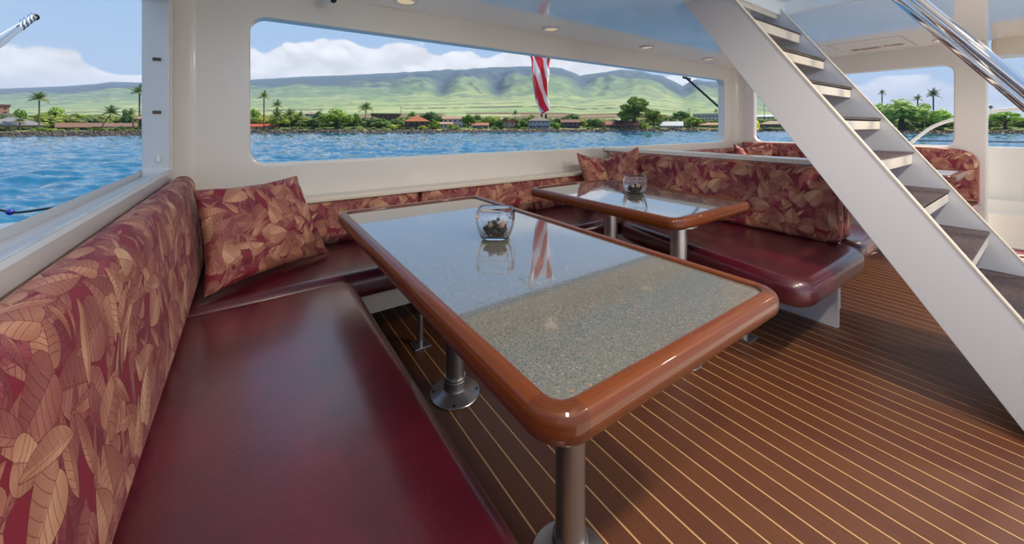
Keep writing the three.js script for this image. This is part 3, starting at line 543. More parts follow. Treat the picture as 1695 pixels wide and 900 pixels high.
function makeTable(label, x0, x1, z0, z1, legs, top = TOP, stone = M.stone) {
  const cx = (x0 + x1) / 2, cz = (z0 + z1) / 2, w = x1 - x0, d = z1 - z0, r = 0.032, o = 0.040;
  const t = thing('dining_table', label, 'table', [cx, 0, cz]);
  const hw = w / 2 - o, hd = d / 2 - o; // inner outline of the edging
  const s = roundRect(new THREE.Shape(), -hw + 0.0005, -hd + 0.0005, hw - 0.0005, hd - 0.0005, r);
  const g = new THREE.ExtrudeGeometry(s, { depth: 0.036, bevelEnabled: false, curveSegments: 12 }); g.applyMatrix4(basis(new V3(1, 0, 0), new V3(0, 0, 1), new V3(0, -1, 0), [0, top - 0.0005, 0]));
  { const p = g.attributes.position, uv = g.attributes.uv; for (let i = 0; i < uv.count; i++) uv.setXY(i, p.getX(i), p.getZ(i)); }
  mesh('tabletop', g, stone, t);
  const prof = rimProfile.map(([a, b]) => [a, b + top]);
  const side = (ax, az, x, z, tx, tz, half) => [[x - tx * half, z - tz * half, ax, az], [x + tx * half, z + tz * half, ax, az]];
  const sides = [side(0, 1, 0, hd, 1, 0, hw - r), side(1, 0, hw, 0, 0, -1, hd - r), side(0, -1, 0, -hd, -1, 0, hw - r), side(-1, 0, -hw, 0, 0, 1, hd - r)];
  sides.forEach((p) => mesh('edge_rail', sweepPart(prof, p), M.rim, t));
  const corner = (x, z, a0) => { const p = []; for (let i = 0; i <= 10; i++) { const a = a0 - i / 10 * Math.PI / 2; p.push([x + r * Math.cos(a), z + r * Math.sin(a), Math.cos(a), Math.sin(a)]); } return p; };
  for (const [x, z, a] of [[hw - r, hd - r, Math.PI / 2], [hw - r, -hd + r, 0], [-hw + r, -hd + r, -Math.PI / 2], [-hw + r, hd - r, -Math.PI]]) mesh('edge_corner', sweepPart(prof, corner(x, z, a)), M.rimDark, t);
  mesh('underside_panel', span(-hw + 0.05, hw - 0.05, top - 0.05, top - 0.037, -hd + 0.05, hd - 0.05), M.rimDark, t);
  for (const [x, z] of legs) pedestal(t, x - cx, z - cz, top - 0.05);
  return t;
}
makeTable('near dining table with a speckled grey top and varnished wood edging', 0.354, 1.168, -2.08, -0.405, [[0.71, -0.75], [0.745, -1.52]]);
makeTable('farther dining table with a speckled grey top, by the partition seat', 1.60, 2.375, -2.13, -0.99, [[1.79, -1.10], [1.79, -1.54]]);
makeTable('small part of a third table with varnished edging, seen past the stairs', 4.55, 5.27, -1.75, -0.46, [[4.9, -0.9], [4.9, -1.4]], 0.775, std({ color: 0xb9bac2, roughness: 0.4 }));  // pale matt top colour stands in for a bright reflection

// square glass bowls with stones
function bowlGeometry() {
  const sq = (a, R) => { const n = 4.6, c = Math.cos(a), s = Math.sin(a), k = R / Math.pow(Math.pow(Math.abs(c), n) + Math.pow(Math.abs(s), n), 1 / n); return [k * c, k * s]; };
  const outer = [[0.0, 0], [0.04, 0], [0.048, 0.002], [0.056, 0.012], [0.066, 0.034], [0.0735, 0.058], [0.0765, 0.078], [0.0755, 0.096], [0.0715, 0.108], [0.069, 0.1135], [0.0665, 0.1145]];
  const inner = [[0.0635, 0.1125], [0.0655, 0.104], [0.069, 0.09], [0.0695, 0.076], [0.066, 0.056], [0.0585, 0.034], [0.049, 0.016], [0.04, 0.0115], [0.0, 0.0105]];
  const prof = new THREE.SplineCurve([...outer.slice(1), ...inner.slice(0, -1)].map(([a, b]) => new THREE.Vector2(a, b))).getPoints(70).map((p) => [p.x, p.y]);
  const all = [[0.0002, 0], ...prof, [0.0002, 0.0108]], N = 80, pos = [], idx = [];
  all.forEach(([R, y], j) => { for (let i = 0; i <= N; i++) { const [x, z] = sq(i / N * Math.PI * 2, R); pos.push(x, y, z); if (j && i < N) { const a = (j - 1) * (N + 1) + i, b = j * (N + 1) + i; idx.push(a, b, a + 1, a + 1, b, b + 1); } } });
  const g = new THREE.BufferGeometry(); g.setAttribute('position', new THREE.Float32BufferAttribute(pos, 3)); g.setIndex(idx); return smoothNormals(g);
}
const stoneGeo = [0, 1, 2].map((k) => { const g = new THREE.IcosahedronGeometry(1, 3), p = g.attributes.position; for (let i = 0; i < p.count; i++) { const x = p.getX(i), y = p.getY(i), z = p.getZ(i), f = 1 + 0.22 * nz(x * 1.3 + k * 5, y * 1.3, z * 1.3) + 0.08 * nz(x * 3, y * 3 + k, z * 3); p.setXYZ(i, x * f, y * f * 0.72, z * f); } return smoothNormals(g); });
const pebbleMat = ['#2b2624', '#8d7f72', '#b79a7a', '#c58f78', '#3a3535', '#d8c7a8', '#66605c'].map((c) => std({ color: c, roughness: 0.55 }));
function bowl(label, where, x, z, turn, pebbles, seed) {
  const b = mesh('glass_bowl', bowlGeometry(), M.glass, scene); b.position.set(x, TOP, z); b.rotation.y = turn; b.castShadow = true; tag(b, label, 'bowl');
  const R = rng(seed), n = 340, gi = new THREE.InstancedMesh(stoneGeo[1], std({ color: 0xffffff, roughness: 0.7 }), n), m = new THREE.Matrix4(), q = new THREE.Quaternion(), e = new THREE.Euler(), c = new THREE.Color();
  for (let i = 0; i < n; i++) { const a = R() * 6.283, h = 0.0155 + R() * 0.027, rr = Math.sqrt(R()) * (0.038 + (h - 0.0155) * 0.5), s = 0.0035 + R() * 0.002; e.set(R() * 6, R() * 6, R() * 6); m.compose(new V3(x + Math.cos(a) * rr, TOP + h, z + Math.sin(a) * rr), q.setFromEuler(e), new V3(s, s, s)); gi.setMatrixAt(i, m); const k = 0.012 + R() * 0.05; gi.setColorAt(i, c.setRGB(k * 1.1, k, k * 0.95)); }
  gi.name = numbered('gravel'); gi.castShadow = true; scene.add(gi); tag(gi, 'dark gravel in the bottom of ' + where, 'gravel', null, 'stuff');
  pebbles.forEach(([dx, dz, h, s, k, lab], i) => { const p = mesh('pebble', stoneGeo[i % 3], pebbleMat[k], scene); p.position.set(x + dx, TOP + h + 0.005, z + dz); p.scale.setScalar(s); p.rotation.set(R() * 3, R() * 3, R() * 3); tag(p, lab + ' in ' + where, 'stone'); });
}
bowl('square clear glass bowl of stones on the near table', 'the glass bowl on the near table', 0.794, -1.262, 0.93, [
  [0.012, 0.026, 0.047, 0.0125, 3, 'pinkish oval stone at the front'], [-0.03, 0.012, 0.050, 0.010, 2, 'tan pebble at the left edge'], [0.034, 0.008, 0.052, 0.0125, 5, 'pale cream shell-like stone'],
  [0.0, -0.012, 0.052, 0.0115, 0, 'black stone in the middle'], [0.018, -0.008, 0.064, 0.0085, 4, 'dark stone on top of the heap'], [-0.014, -0.02, 0.05, 0.0105, 1, 'grey-brown stone at the back left'], [0.022, -0.032, 0.048, 0.010, 6, 'mid-grey stone at the back right'], [-0.008, 0.032, 0.04, 0.009, 4, 'charcoal pebble low at the front']], 11);
bowl('square clear glass bowl of stones on the farther table', 'the glass bowl on the farther table', 2.062, -1.575, 0.75, [
  [0.004, 0.022, 0.046, 0.014, 2, 'large tan stone'], [-0.026, 0.006, 0.044, 0.011, 5, 'cream pebble'], [0.028, -0.012, 0.043, 0.011, 0, 'black pebble'], [-0.002, -0.024, 0.044, 0.011, 1, 'grey-brown pebble']], 23);

// stairs
{
  const XL = 2.395, XR = 3.225, Y4 = 1.223, DY = 0.2034, Z4 = -0.632, DZ = 0.1398, t = thing('stairs', 'steep white open stairs with brown carpeted treads rising to the upper deck', 'stairs', [0, 0, 0]);
  const line = (y) => Z4 + (Y4 - y) / DY * DZ; // nosing line
  const wv = 0.40, up = 0.03; // stringer: vertical height, rise over the nosing line
  for (const [i, x0] of [[0, XL - 0.028], [1, XR + 0.002]]) {
    const s = new THREE.Shape(); s.moveTo(line(-up), 0); s.lineTo(line(2.2 - up), 2.2); s.lineTo(line(2.2 + wv - up), 2.2); s.lineTo(line(wv - up), 0); s.closePath();
    // straight parallel edges: lower edge first
    const z = new THREE.Shape(); const top = (y) => line(y - up), bot = (y) => line(y + wv - up);
    z.moveTo(top(0), 0); z.lineTo(top(2.19), 2.19); z.lineTo(bot(2.19), 2.19); z.lineTo(bot(0), 0); z.closePath();
    mesh('stringer', plate(z, 0.026, 0.003, sideWall(x0 + 0.026)), M.greyPaint, t);
    const e = new THREE.Shape(); e.moveTo(top(0) - 0.003, 0); e.lineTo(top(2.19) - 0.003, 2.19); e.lineTo(top(2.19) + 0.005, 2.19); e.lineTo(top(0) + 0.005, 0); e.closePath();
    mesh('stringer_edge', plate(e, 0.032, 0.001, sideWall(x0 + 0.029)), M.cream, t);
  }
  for (let k = 0; k <= 9; k++) {
    const y = Y4 - DY * (k - 4), z = Z4 + DZ * (k - 4), d = 0.212, w = XR - XL;
    const tr = mesh('tread', bevelBox(w, 0.012, d, 0.002, XL + w / 2, y - 0.012, z - d / 2), M.cream, t);
    mesh('nosing', bevelBox(w - 0.03, 0.062, 0.014, 0.003, XL + w / 2 + 0.015, y - 0.034, z - 0.007), M.cream, tr);
    mesh('rear_lip', bevelBox(w, 0.05, 0.01, 0.002, XL + w / 2, y - 0.04, z - d + 0.005), M.greyPaint, tr);
    mesh('carpet_pad', bevelBox(w - 0.045, 0.012, d + 0.004, 0.004, XL + w / 2 + 0.02, y, z - d / 2 + 0.004), M.carpet, tr);
    mesh('bracket', bevelBox(0.03, 0.05, 0.05, 0.003, XL + 0.013, y - 0.036, z - 0.03), M.cream, tr);
  }
}
{ // polished handrails, one over each stringer
  const rail = (x, hgt, r, label) => { const P = (y) => [x, y + hgt, -0.632 + (1.223 - y) / 0.2034 * 0.1398]; const t = thing('handrail', label, 'handrail', [0, 0, 0]);
    mesh('tube', bar(P(0.05), P(2.25), r, 24), M.chrome, t); const b = P(0.35); mesh('post', bar([x, b[1] - hgt - 0.08, b[2]], b, r * 0.8), M.chrome, t); const c = P(2.1); mesh('post', bar([x, c[1] - hgt - 0.08, c[2]], c, r * 0.8), M.chrome, t); return t; };
  rail(2.381, 0.910, 0.024, 'upper polished steel handrail crossing the top right corner');
  rail(3.24, 0.845, 0.028, 'lower polished steel handrail just beneath the other in the top right corner');
}

// ceiling lights
{
  const lamp = (x, z, label, group, power = 0.006, wash = true) => {
    const t = thing('downlight', label, 'ceiling light', [x, CEIL, z], 0, group);
    mesh('trim_ring', toCreasedNormals(new THREE.LatheGeometry([[0.055, 0.0], [0.078, 0.0], [0.079, -0.004], [0.074, -0.010], [0.062, -0.012], [0.055, -0.006], [0.055, 0]].map(([a, b]) => new THREE.Vector2(a, b)), 36), 0.6), M.gelcoat, t);
    mesh('lamp_lens', new THREE.CylinderGeometry(0.055, 0.055, 0.003, 32).translate(0, -0.0035, 0), M.glow, t);
    const l = new THREE.SpotLight(0xfff0de, LAMP_POWER * power, 0, 1.2, 1, 2); l.position.set(0, -0.016, 0); l.target.position.set(0, -1, wash ? 0 : -0.62); l.castShadow = true; l.shadow.radius = 3; t.add(l); t.add(l.target); return t;
  };
  const row = [[0.84, 'round ceiling downlight nearest the left wall, cut by the top of the frame'], [2.09, 'round ceiling downlight above the flag, second along the stern wall'], [3.40, 'round ceiling downlight third along the stern wall, left of the stairs'], [4.62, 'round ceiling downlight fourth along the stern wall, beside the stair stringer'], [5.36, 'round ceiling downlight above the far corner post, last before the stairs']];
  for (const [x, l] of row) lamp(x, -2.44, l);
  lamp(5.42, -0.62, 'round ceiling downlight behind the handrails by the door post');
  for (const x of [0.3, 1.25, 2.1, 3.5, 4.6]) lamp(x, 0.2, 'added round fill light in the unseen row above the viewer', 'added fill lights above the viewer', 1, false);  // lamps added out of view to brighten the cabin
}
{ // small white camera under the ceiling
  const t = thing('security_camera', 'small white camera with a black lens at the top of the stern wall', 'camera', [0.385, 1.955, -2.52]);
  const body = new THREE.CapsuleGeometry(0.03, 0.05, 8, 20); body.rotateZ(Math.PI / 2); mesh('housing', body, M.gelcoat, t);
  mesh('lens', new THREE.SphereGeometry(0.019, 20, 14).translate(0.028, -0.012, 0.02), M.dark, t);
  mesh('bracket', span(-0.02, 0.02, 0.02, 0.05, -0.02, 0.02), M.gelcoat, t);
}

// ---------------------------------------------------------------- outside the boat
{ // flag hanging outside the stern window
  const tex = canvasTexture(256, (c, S) => { for (let i = 0; i < 7; i++) { c.fillStyle = i % 2 ? '#ffffff' : '#e03545'; c.fillRect(i * S / 7, 0, S / 7 + 1, 512); } }, true, 512);
  const t = thing('flag', 'red and white striped flag hanging folded outside the stern window', 'flag', [2.80, 2.0, -3.5]);
  const Z = [[0, 2.62, 3.0], [0.1, 2.655, 2.995], [0.3, 2.69, 2.96], [0.5, 2.715, 2.955], [0.7, 2.76, 2.945], [0.85, 2.80, 2.965], [0.94, 2.845, 2.96], [1, 2.905, 2.93]];
  const col = (v, k) => { for (let i = 1; i < Z.length; i++) if (v <= Z[i][0]) return lerp(Z[i - 1][k], Z[i][k], (v - Z[i - 1][0]) / (Z[i][0] - Z[i - 1][0])); return Z[7][k]; };
  const N = 40, Mv = 60, pos = [], uv = [], idx = [];
  for (let j = 0; j <= Mv; j++) for (let i = 0; i <= N; i++) {
    const v = j / Mv, u = i / N, l = col(v, 1), r = col(v, 2), fold = Math.sin(u * 8.5 + v * 2.2 + 0.6), x = lerp(l - 0.035, r + 0.02, u + 0.06 * Math.sin(u * 12 + v * 5) * u * (1 - u) * 4);
    pos.push(x - 2.8, 0.14 - v * 0.80 + 0.03 * Math.sin(u * 7) * (1 - v) + 0.02 * Math.cos(u * 9 + 1) * v, 0.055 * fold + 0.02 * nz(u * 6, v * 6)); uv.push(0.15 + u * 0.62 - v * 0.42 + 0.05 * fold, 1 - v);
    if (i < N && j < Mv) { const o = j * (N + 1) + i, b = o + N + 1; idx.push(o, b, o + 1, o + 1, b, b + 1); }
  }
  const g = new THREE.BufferGeometry(); g.setAttribute('position', new THREE.Float32BufferAttribute(pos, 3)); g.setAttribute('uv', new THREE.Float32BufferAttribute(uv, 2)); g.setIndex(idx); g.computeVertexNormals();
  mesh('cloth', g, std({ map: tex, roughness: 0.9, side: THREE.DoubleSide, transmission: 0.35, thickness: 0 }), t);
  mesh('staff', bar([-0.25, 0.2, 1.0], [-0.1, 0.16, -0.25], 0.014), M.chrome, t);
  mesh('halyard', tube([[-0.16, 0.17, 0.0], [-0.05, 0.15, 0], [0.19, 0.15, 0]], 0.006, 8, 6), M.gelcoat, t);
}
{ // fittings on the port side
  const eye = new V3(0, EYE, 0), ray = (px, py) => new V3(COS * (px - CX) / F + SIN, -(py - CY) / F, SIN * (px - CX) / F - COS);
  const r1 = ray(0, 72), r2 = ray(58, 28), n = r1.clone().cross(r2), root = new V3(-0.47, 0, -0.75), tip = r2.clone().multiplyScalar(2.9).add(eye);
  root.y = EYE - (n.x * root.x + n.z * root.z) / n.y;
  const t = thing('outrigger_pole', 'slim metal outrigger pole with line guides against the sky at the upper left', 'pole', [0, 0, 0]);
  mesh('pole', bar(root.toArray(), tip.toArray(), 0.013), M.brushed, t);
  const d = tip.clone().sub(root).normalize(), up = new V3(0, 1, 0).addScaledVector(d, -d.y).normalize();
  mesh('tip_pulley', bar(tip.clone().addScaledVector(d, -0.03).toArray(), tip.clone().addScaledVector(d, 0.01).toArray(), 0.024), M.dark, t);
  for (const k of [0.24, 0.46, 0.7, 0.9]) { const p = tip.clone().addScaledVector(d, -k); mesh('line_guide', tube([p.clone().addScaledVector(d, -0.05).toArray(), p.clone().addScaledVector(up, 0.045).toArray(), p.clone().addScaledVector(d, 0.05).toArray()], 0.006, 12, 8), M.chrome, t); mesh('ferrule', bar(p.clone().addScaledVector(d, -0.03).toArray(), p.clone().addScaledVector(d, 0.03).toArray(), 0.017), M.dark, t); }
  mesh('line', bar(tip.clone().addScaledVector(up, 0.02).toArray(), root.clone().addScaledVector(up, 0.06).addScaledVector(d, 0.4).toArray(), 0.0025, 6), M.greyPaint, t);
  mesh('base_socket', bar(root.clone().addScaledVector(d, -0.05).toArray(), root.clone().addScaledVector(d, 0.2).toArray(), 0.026), M.brushed, t);
  mesh('wall_bracket', bar([XP - 0.09, root.y, root.z], root.toArray(), 0.02), M.brushed, t);
  const b = thing('side_locker', 'white flat-topped locker outside the left-hand window', 'locker', [-1.35, 0, -2.56]);
  mesh('body', bevelBox(1.86, 0.84, 0.34, 0.02, 0, 0.32, 0), M.gelcoat, b); mesh('bracket', span(-0.2, 0.92, -0.25, -0.1, -0.15, 0.15), M.gelcoat, b);
  const f = thing('fender', 'grey rounded fender tip beside the locker at the left edge', 'fender', [-1.12, 0.765, -2.73]);
  const sg = new THREE.CapsuleGeometry(0.07, 0.3, 8, 20); sg.rotateZ(Math.PI / 2); mesh('body', sg.translate(-0.08, -0.02, 0), M.fender, f); mesh('collar', new THREE.SphereGeometry(0.02, 14, 10).translate(0.155, 0.0, 0), M.dark, f);
  const [x0, y0, z0] = (() => { const q = ray(17, 351).multiplyScalar(2.55).add(eye); return q.toArray(); })(), q1 = ray(160, 339).multiplyScalar(2.35).add(eye).toArray();
  const rp = thing('mooring_line', 'black line with a blue clamp running past the locker over the water', 'rope', [0, 0, 0]);
  mesh('line', tube([[x0 - 0.06, y0 + 0.03, z0], [x0, y0, z0], [(x0 + q1[0]) / 2, (y0 + q1[1]) / 2 + 0.004, (z0 + q1[2]) / 2], q1, [q1[0] + 0.3, q1[1] - 0.05, q1[2] + 0.1]], 0.007, 30, 8), M.rope, rp);
  mesh('clamp', new THREE.SphereGeometry(0.02, 16, 12).translate(x0, y0, z0), M.blue, rp);
}
{ // starboard side: bow rail arch, line, buoy, mat
  const t = thing('arch_rail', 'white curved tube rail arching outside the right-hand windows', 'rail', [0, 0, 0]);
  mesh('tube', tube([[6.72, 0.75, -1.22], [6.72, 0.91, -1.09], [6.72, 1.04, -0.98], [6.72, 1.165, -0.86], [6.72, 1.255, -0.69], [6.72, 1.33, -0.45], [6.72, 1.365, -0.2], [6.72, 1.38, 0.4], [6.72, 0.95, 1.2]], 0.020, 60, 12), M.gelcoat, t);
  const l = thing('side_line', 'thin dark line strung level outside the right-hand windows', 'rope', [0, 0, 0]);
  mesh('line', bar([6.9, 0.992, -1.1], [6.9, 1.02, 1.2], 0.006, 8), M.rope, l);
  mesh('post', bar([6.76, 0.5, 1.15], [6.9, 1.02, 1.15], 0.012), M.chrome, l);
  const b = thing('float', 'small yellow float by the right-hand window frame', 'buoy', [6.3, 1.18, -2.605]);
  const tor = new THREE.TorusGeometry(0.05, 0.024, 12, 28); mesh('ring', tor, std({ color: 0xd9c92c, roughness: 0.5 }), b); mesh('lanyard', bar([0, -0.22, 0], [0, -0.05, 0], 0.006, 8), M.rope, b);
  const h = thing('hose_coil', 'dark hose loop hooked beside the right-hand window', 'hose', [6.3, 0.93, -2.62]);
  mesh('loop', new THREE.TorusGeometry(0.1, 0.016, 10, 32), M.rope, h);
  const mt = noiseTexture(256, (u, v) => { const k = Math.min(Math.abs(tileNoise(u, v, 9, 2.2)), Math.abs(tileNoise(u, v, 8, 6.1)) + 0.01); return k < 0.05 ? [0.92, 0.88, 0.84] : [0.45, 0.06, 0.12]; }, true);
  const m = mesh('deck_mat', bevelBox(0.74, 0.012, 1.0, 0.003, 0, 0.006, 0), std({ map: mt, roughness: 0.8 }), scene); m.position.set(5.62, 0.0005, 0.2); tag(m, 'maroon and white patterned mat on the sunlit deck by the side door', 'mat');
  const r = thing('stern_pole', 'thin dark pole slanting past the right end of the stern window', 'pole', [0, 0, 0]);
  mesh('pole', bar([6.75, 2.09, -4.0], [12.5, -0.38, -4.0], 0.02, 10), M.rope, r); mesh('tip_roller', bar([6.70, 2.09, -4.02], [6.93, 2.075, -4.02], 0.022, 10), M.dark, r);
}

// ---------------------------------------------------------------- houses along the shore
const paint = (h) => std({ color: new THREE.Color(h).multiplyScalar(0.62), roughness: 0.85 });
const P = {}; const pm = (h) => (P[h] ??= paint(h));
const paneMat = std({ color: 0x27303a, roughness: 0.2 });
function toward(px) { const a = Math.atan((px - CX) / F) - 0; const [x, z] = at(px, 1); return Math.atan2(-x, -z); } // front turned to the sea
function house(label, px0, px1, yTop, yEave, yBase, back, o) {
  const px = (px0 + px1) / 2, dep = shore(px) + back, s = dep / F, [x, z] = at(px, dep), cosb = 1 / Math.hypot(1, (px - CX) / F);
  const turn = toward(px) + (o.yaw ?? 0), w = (px1 - px0) * s * cosb * (o.fit ?? 0.96), yb = yAt(yBase, dep) - 1.5, ye = yAt(yEave, dep), yt = yAt(yTop, dep), d = o.deep ?? Math.min(w, 7.5), oh = o.over ?? 0.5;
  const t = thing('house', label, 'building', [x, yb, z], turn); const H = ye - yb;
  mesh('wall', box(w, H, d, 0, H / 2, 0), pm(o.wall), t);
  const rg = [], hw = w / 2 + oh, hd = d / 2 + oh, R = yt - ye;
  const pos = []; const tri = (...v) => pos.push(...v.flat());
  const A = [-hw, 0, hd], B = [hw, 0, hd], C = [hw, 0, -hd], D = [-hw, 0, -hd];
  if (o.roof === 'flat') { rg.push(box(2 * hw, Math.max(R, 0.25), 2 * hd, 0, Math.max(R, 0.25) / 2, 0)); }
  else {
    const inset = o.roof === 'hip' ? Math.min(hw * 0.85, hd * 1.1) : 0, E1 = o.front ? [0, R, hd] : [-hw + inset, R, 0], E2 = o.front ? [0, R, -hd] : [hw - inset, R, 0];
    if (o.front) { tri(A, B, E1); tri(D, E2, C); tri(A, E1, E2, A, E2, D); tri(B, C, E2, B, E2, E1); }
    else { tri(A, B, E2, A, E2, E1); tri(C, D, E1, C, E1, E2); tri(D, A, E1); tri(B, C, E2); }
    tri(A, D, C, A, C, B);
    const g = new THREE.BufferGeometry(); g.setAttribute('position', new THREE.Float32BufferAttribute(pos, 3)); g.computeVertexNormals(); rg.push(g);
    const e = box(2 * hw, 0.14, 2 * hd, 0, -0.05, 0).toNonIndexed(); e.deleteAttribute('uv'); rg.push(e);
  }
  const roof = mesh('roof', mergeGeometries(rg.map((g) => { const q = g.index ? g.toNonIndexed() : g; q.deleteAttribute('uv'); return q; })), pm(o.tile), t); roof.position.y = H;
  const [fl, n] = o.win ?? [1, 4], fh = (H - 1.5) / fl;
  for (let f = 0; f < fl; f++) for (let k = 0; k < n; k++) {
    const ww = w / n * (o.ww ?? 0.5), wh = fh * (o.wh ?? 0.42), wx = -w / 2 + (k + 0.5) * w / n, wy = 1.5 + fh * f + fh * 0.55;
    const wd = mesh('window', box(ww, wh, 0.12, wx, wy, d / 2 + 0.03), pm(o.frame ?? '#d8d4cc'), t); mesh('pane', box(ww * 0.84, wh * 0.84, 0.05, wx, wy, d / 2 + 0.08), paneMat, wd);
  }
  if (o.balcony) { const y = 1.5 + (H - 1.5) * 0.48; mesh('balcony', mergeGeometries([box(w + 1, 0.2, 1.6, 0, y, d / 2 + 0.8), box(w + 1, 0.12, 0.1, 0, y + 1, d / 2 + 1.55), ...Array.from({ length: 12 }, (_, k) => box(0.1, 1, 0.08, -w / 2 - 0.4 + k * (w + 0.8) / 11, y + 0.5, d / 2 + 1.55)), ...[-1, -0.33, 0.33, 1].map((k) => box(0.2, y, 0.2, k * w / 2, y / 2, d / 2 + 1.5))]), pm(o.balcony), t); }
  if (o.porch) mesh('porch_roof', box(w * 0.6, 0.18, 2.4, w * 0.1, 1.5 + fh * 0.85, d / 2 + 1.2), pm(o.tile), t);
  if (o.chimney) mesh('dormer', box(w * 0.18, R * 1.4, d * 0.4, 0, H + R * 0.4, d * 0.3), pm(o.chimney), t);
  return t;
}
house('pink multi-storey building cut by the left edge of the left-hand window', -40, 17, 173, 176, 196, 70, { wall: '#c98f80', tile: '#7b4a44', roof: 'flat', win: [3, 4], over: 0.3 });
house('low cream house with a broad grey roof at the left end of the shore', -30, 75, 194, 207, 219, 14, { wall: '#cdbf97', tile: '#8f8d92', roof: 'hip', win: [1, 4], deep: 11, frame: '#5a463a' });
house('low house with a brown roof and dark front, right of the grey roofed one', 95, 150, 203, 210.5, 217, 12, { wall: '#4b4a45', tile: '#8a6a58', roof: 'gable', win: [1, 4] });
house('long low house with a dusty pink roof behind the leaning palm', 152, 226, 203.5, 209.5, 216, 16, { wall: '#b9a68c', tile: '#8d6c5e', roof: 'gable', win: [1, 5] });
house('two-storey maroon house with a tan roof beside the left window jamb', 231, 270, 191.5, 197, 216, 10, { wall: '#5b2a35', tile: '#a98372', roof: 'gable', win: [2, 3], ww: 0.6 });
house('long low house with a bright red roof at the left end of the stern window', 380, 457, 205, 209.5, 215, 12, { wall: '#c9bda8', tile: '#c8563c', roof: 'gable', win: [1, 6] });
house('white and blue-grey house on the slope behind the rounded monkeypod', 505, 525, 185, 189, 197, 60, { wall: '#c7cbd6', tile: '#a99590', roof: 'hip', win: [2, 3] });
house('long brown flat-roofed building behind the bushes left of the hip-roofed house', 615, 662, 188, 191, 199, 45, { wall: '#5f453c', tile: '#8d6a58', roof: 'flat', win: [1, 6] });
house('house with a tall orange-brown hip roof and dark walls', 671, 709, 192, 201, 214, 12, { wall: '#4a3b3a', tile: '#b56c42', roof: 'hip', win: [2, 4], over: 0.9 });
house('white stepped house with tan roofs, front lower wing', 727, 748, 202, 205, 213, 14, { wall: '#d9d5cf', tile: '#c8a488', roof: 'gable', win: [1, 3] });
house('white stepped house with tan roofs, upper rear wing', 733, 766, 192.5, 197, 212, 20, { wall: '#d3cfcb', tile: '#b9977f', roof: 'gable', win: [2, 4] });
house('small cottage with a pink-brown roof and teal wall', 782, 808, 203, 207.5, 213, 14, { wall: '#5c8a90', tile: '#b5755f', roof: 'gable', win: [1, 3] });
house('pale pink two-storey block with a red roof rim', 834, 853, 199, 201.5, 213.5, 14, { wall: '#d5b5a8', tile: '#bb5c45', roof: 'flat', win: [2, 2] });
house('blue-white two-storey house with a grey hip roof and a long balcony', 875, 910, 193, 200, 213.5, 12, { wall: '#b9c6d6', tile: '#8d8678', roof: 'hip', win: [2, 5], balcony: '#d6dde6', over: 0.8 });
house('house with a flat brown roof and dark windows right of the balcony house', 929, 959, 197.5, 202.5, 210, 16, { wall: '#4c4750', tile: '#8f6552', roof: 'gable', win: [1, 4] });
house('long restaurant with a faded red roof and a dark middle gable', 990, 1058, 200, 206.5, 214.5, 14, { wall: '#8a7868', tile: '#b0705f', roof: 'gable', win: [1, 8], chimney: '#4d3a38', porch: true });
house('white-roofed harbour building with a row of dark windows', 1093, 1130, 201, 208, 214.5, 14, { wall: '#c4d0d8', tile: '#eeeeec', roof: 'gable', win: [1, 7] });
house('large white three-storey building with bands of windows', 1146, 1235, 188, 191, 205, 60, { wall: '#e6e6e6', tile: '#d3d6d8', roof: 'flat', win: [3, 14], ww: 0.72, deep: 14 });
house('tan-roofed market hall with dark openings at the right of the stern window', 1155, 1215, 203, 207, 214.5, 16, { wall: '#6a4a3c', tile: '#c79a6d', roof: 'hip', win: [1, 8], ww: 0.6 });
house('white building behind the green lawn seen through the far right-hand window', 1228, 1282, 190, 193.5, 204, 50, { wall: '#d9dde0', tile: '#e8e8e6', roof: 'gable', win: [2, 8] });
house('long tan-roofed building by the lawn seen left of the stair stringer', 1256, 1310, 200, 205.5, 213, 16, { wall: '#54443e', tile: '#c7a98c', roof: 'hip', win: [1, 9] });

// ---------------------------------------------------------------- trees
function foliage(seed, blobs, n, leaf) { // leaf sprays over a cluster of lobes, fits a unit-wide, unit-high crown
  const R = rng(seed), pos = [], nor = [], col = [], B = blobs(R), a = new V3(), t = new V3(), b = new V3(), nn = new V3();
  for (let k = 0; k < n; k++) {
    const [cx, cy, cz, rx, ry, rz] = B[Math.floor(R() * B.length)];
    const th = R() * 6.2832, u = R() * 2 - 1, s = Math.sqrt(1 - u * u), d = new V3(s * Math.cos(th), u, s * Math.sin(th)), rr = 0.72 + 0.36 * R();
    a.set(cx + d.x * rx * rr, cy + d.y * ry * rr, cz + d.z * rz * rr);
    nn.copy(d).add(new V3(R() - 0.5, R() - 0.1, R() - 0.5).multiplyScalar(0.9)).normalize(); t.set(R() - 0.5, R() - 0.5, R() - 0.5).cross(nn).normalize(); b.copy(nn).cross(t);
    const L = leaf * (0.6 + R()), Wd = L * 0.7, sh = 0.75 + 0.5 * R();
    const q = [[-L, -Wd], [L * 0.2, -Wd], [L, 0], [L * 0.2, Wd], [-L, Wd]].map(([x, y]) => [a.x + t.x * x + b.x * y, a.y + t.y * x + b.y * y, a.z + t.z * x + b.z * y]);
    const sn = nn.clone().multiplyScalar(0.5).add(d).normalize();
    for (const [i, j, m] of [[0, 1, 4], [1, 3, 4], [1, 2, 3]]) for (const w of [q[i], q[j], q[m]]) { pos.push(...w); nor.push(sn.x, sn.y, sn.z); col.push(sh * (0.95 + 0.15 * R()), sh, sh * 0.9); }
  }
  const g = new THREE.BufferGeometry(); g.setAttribute('position', new THREE.Float32BufferAttribute(pos, 3)); g.setAttribute('normal', new THREE.Float32BufferAttribute(nor, 3)); g.setAttribute('color', new THREE.Float32BufferAttribute(col, 3)); return g;
}
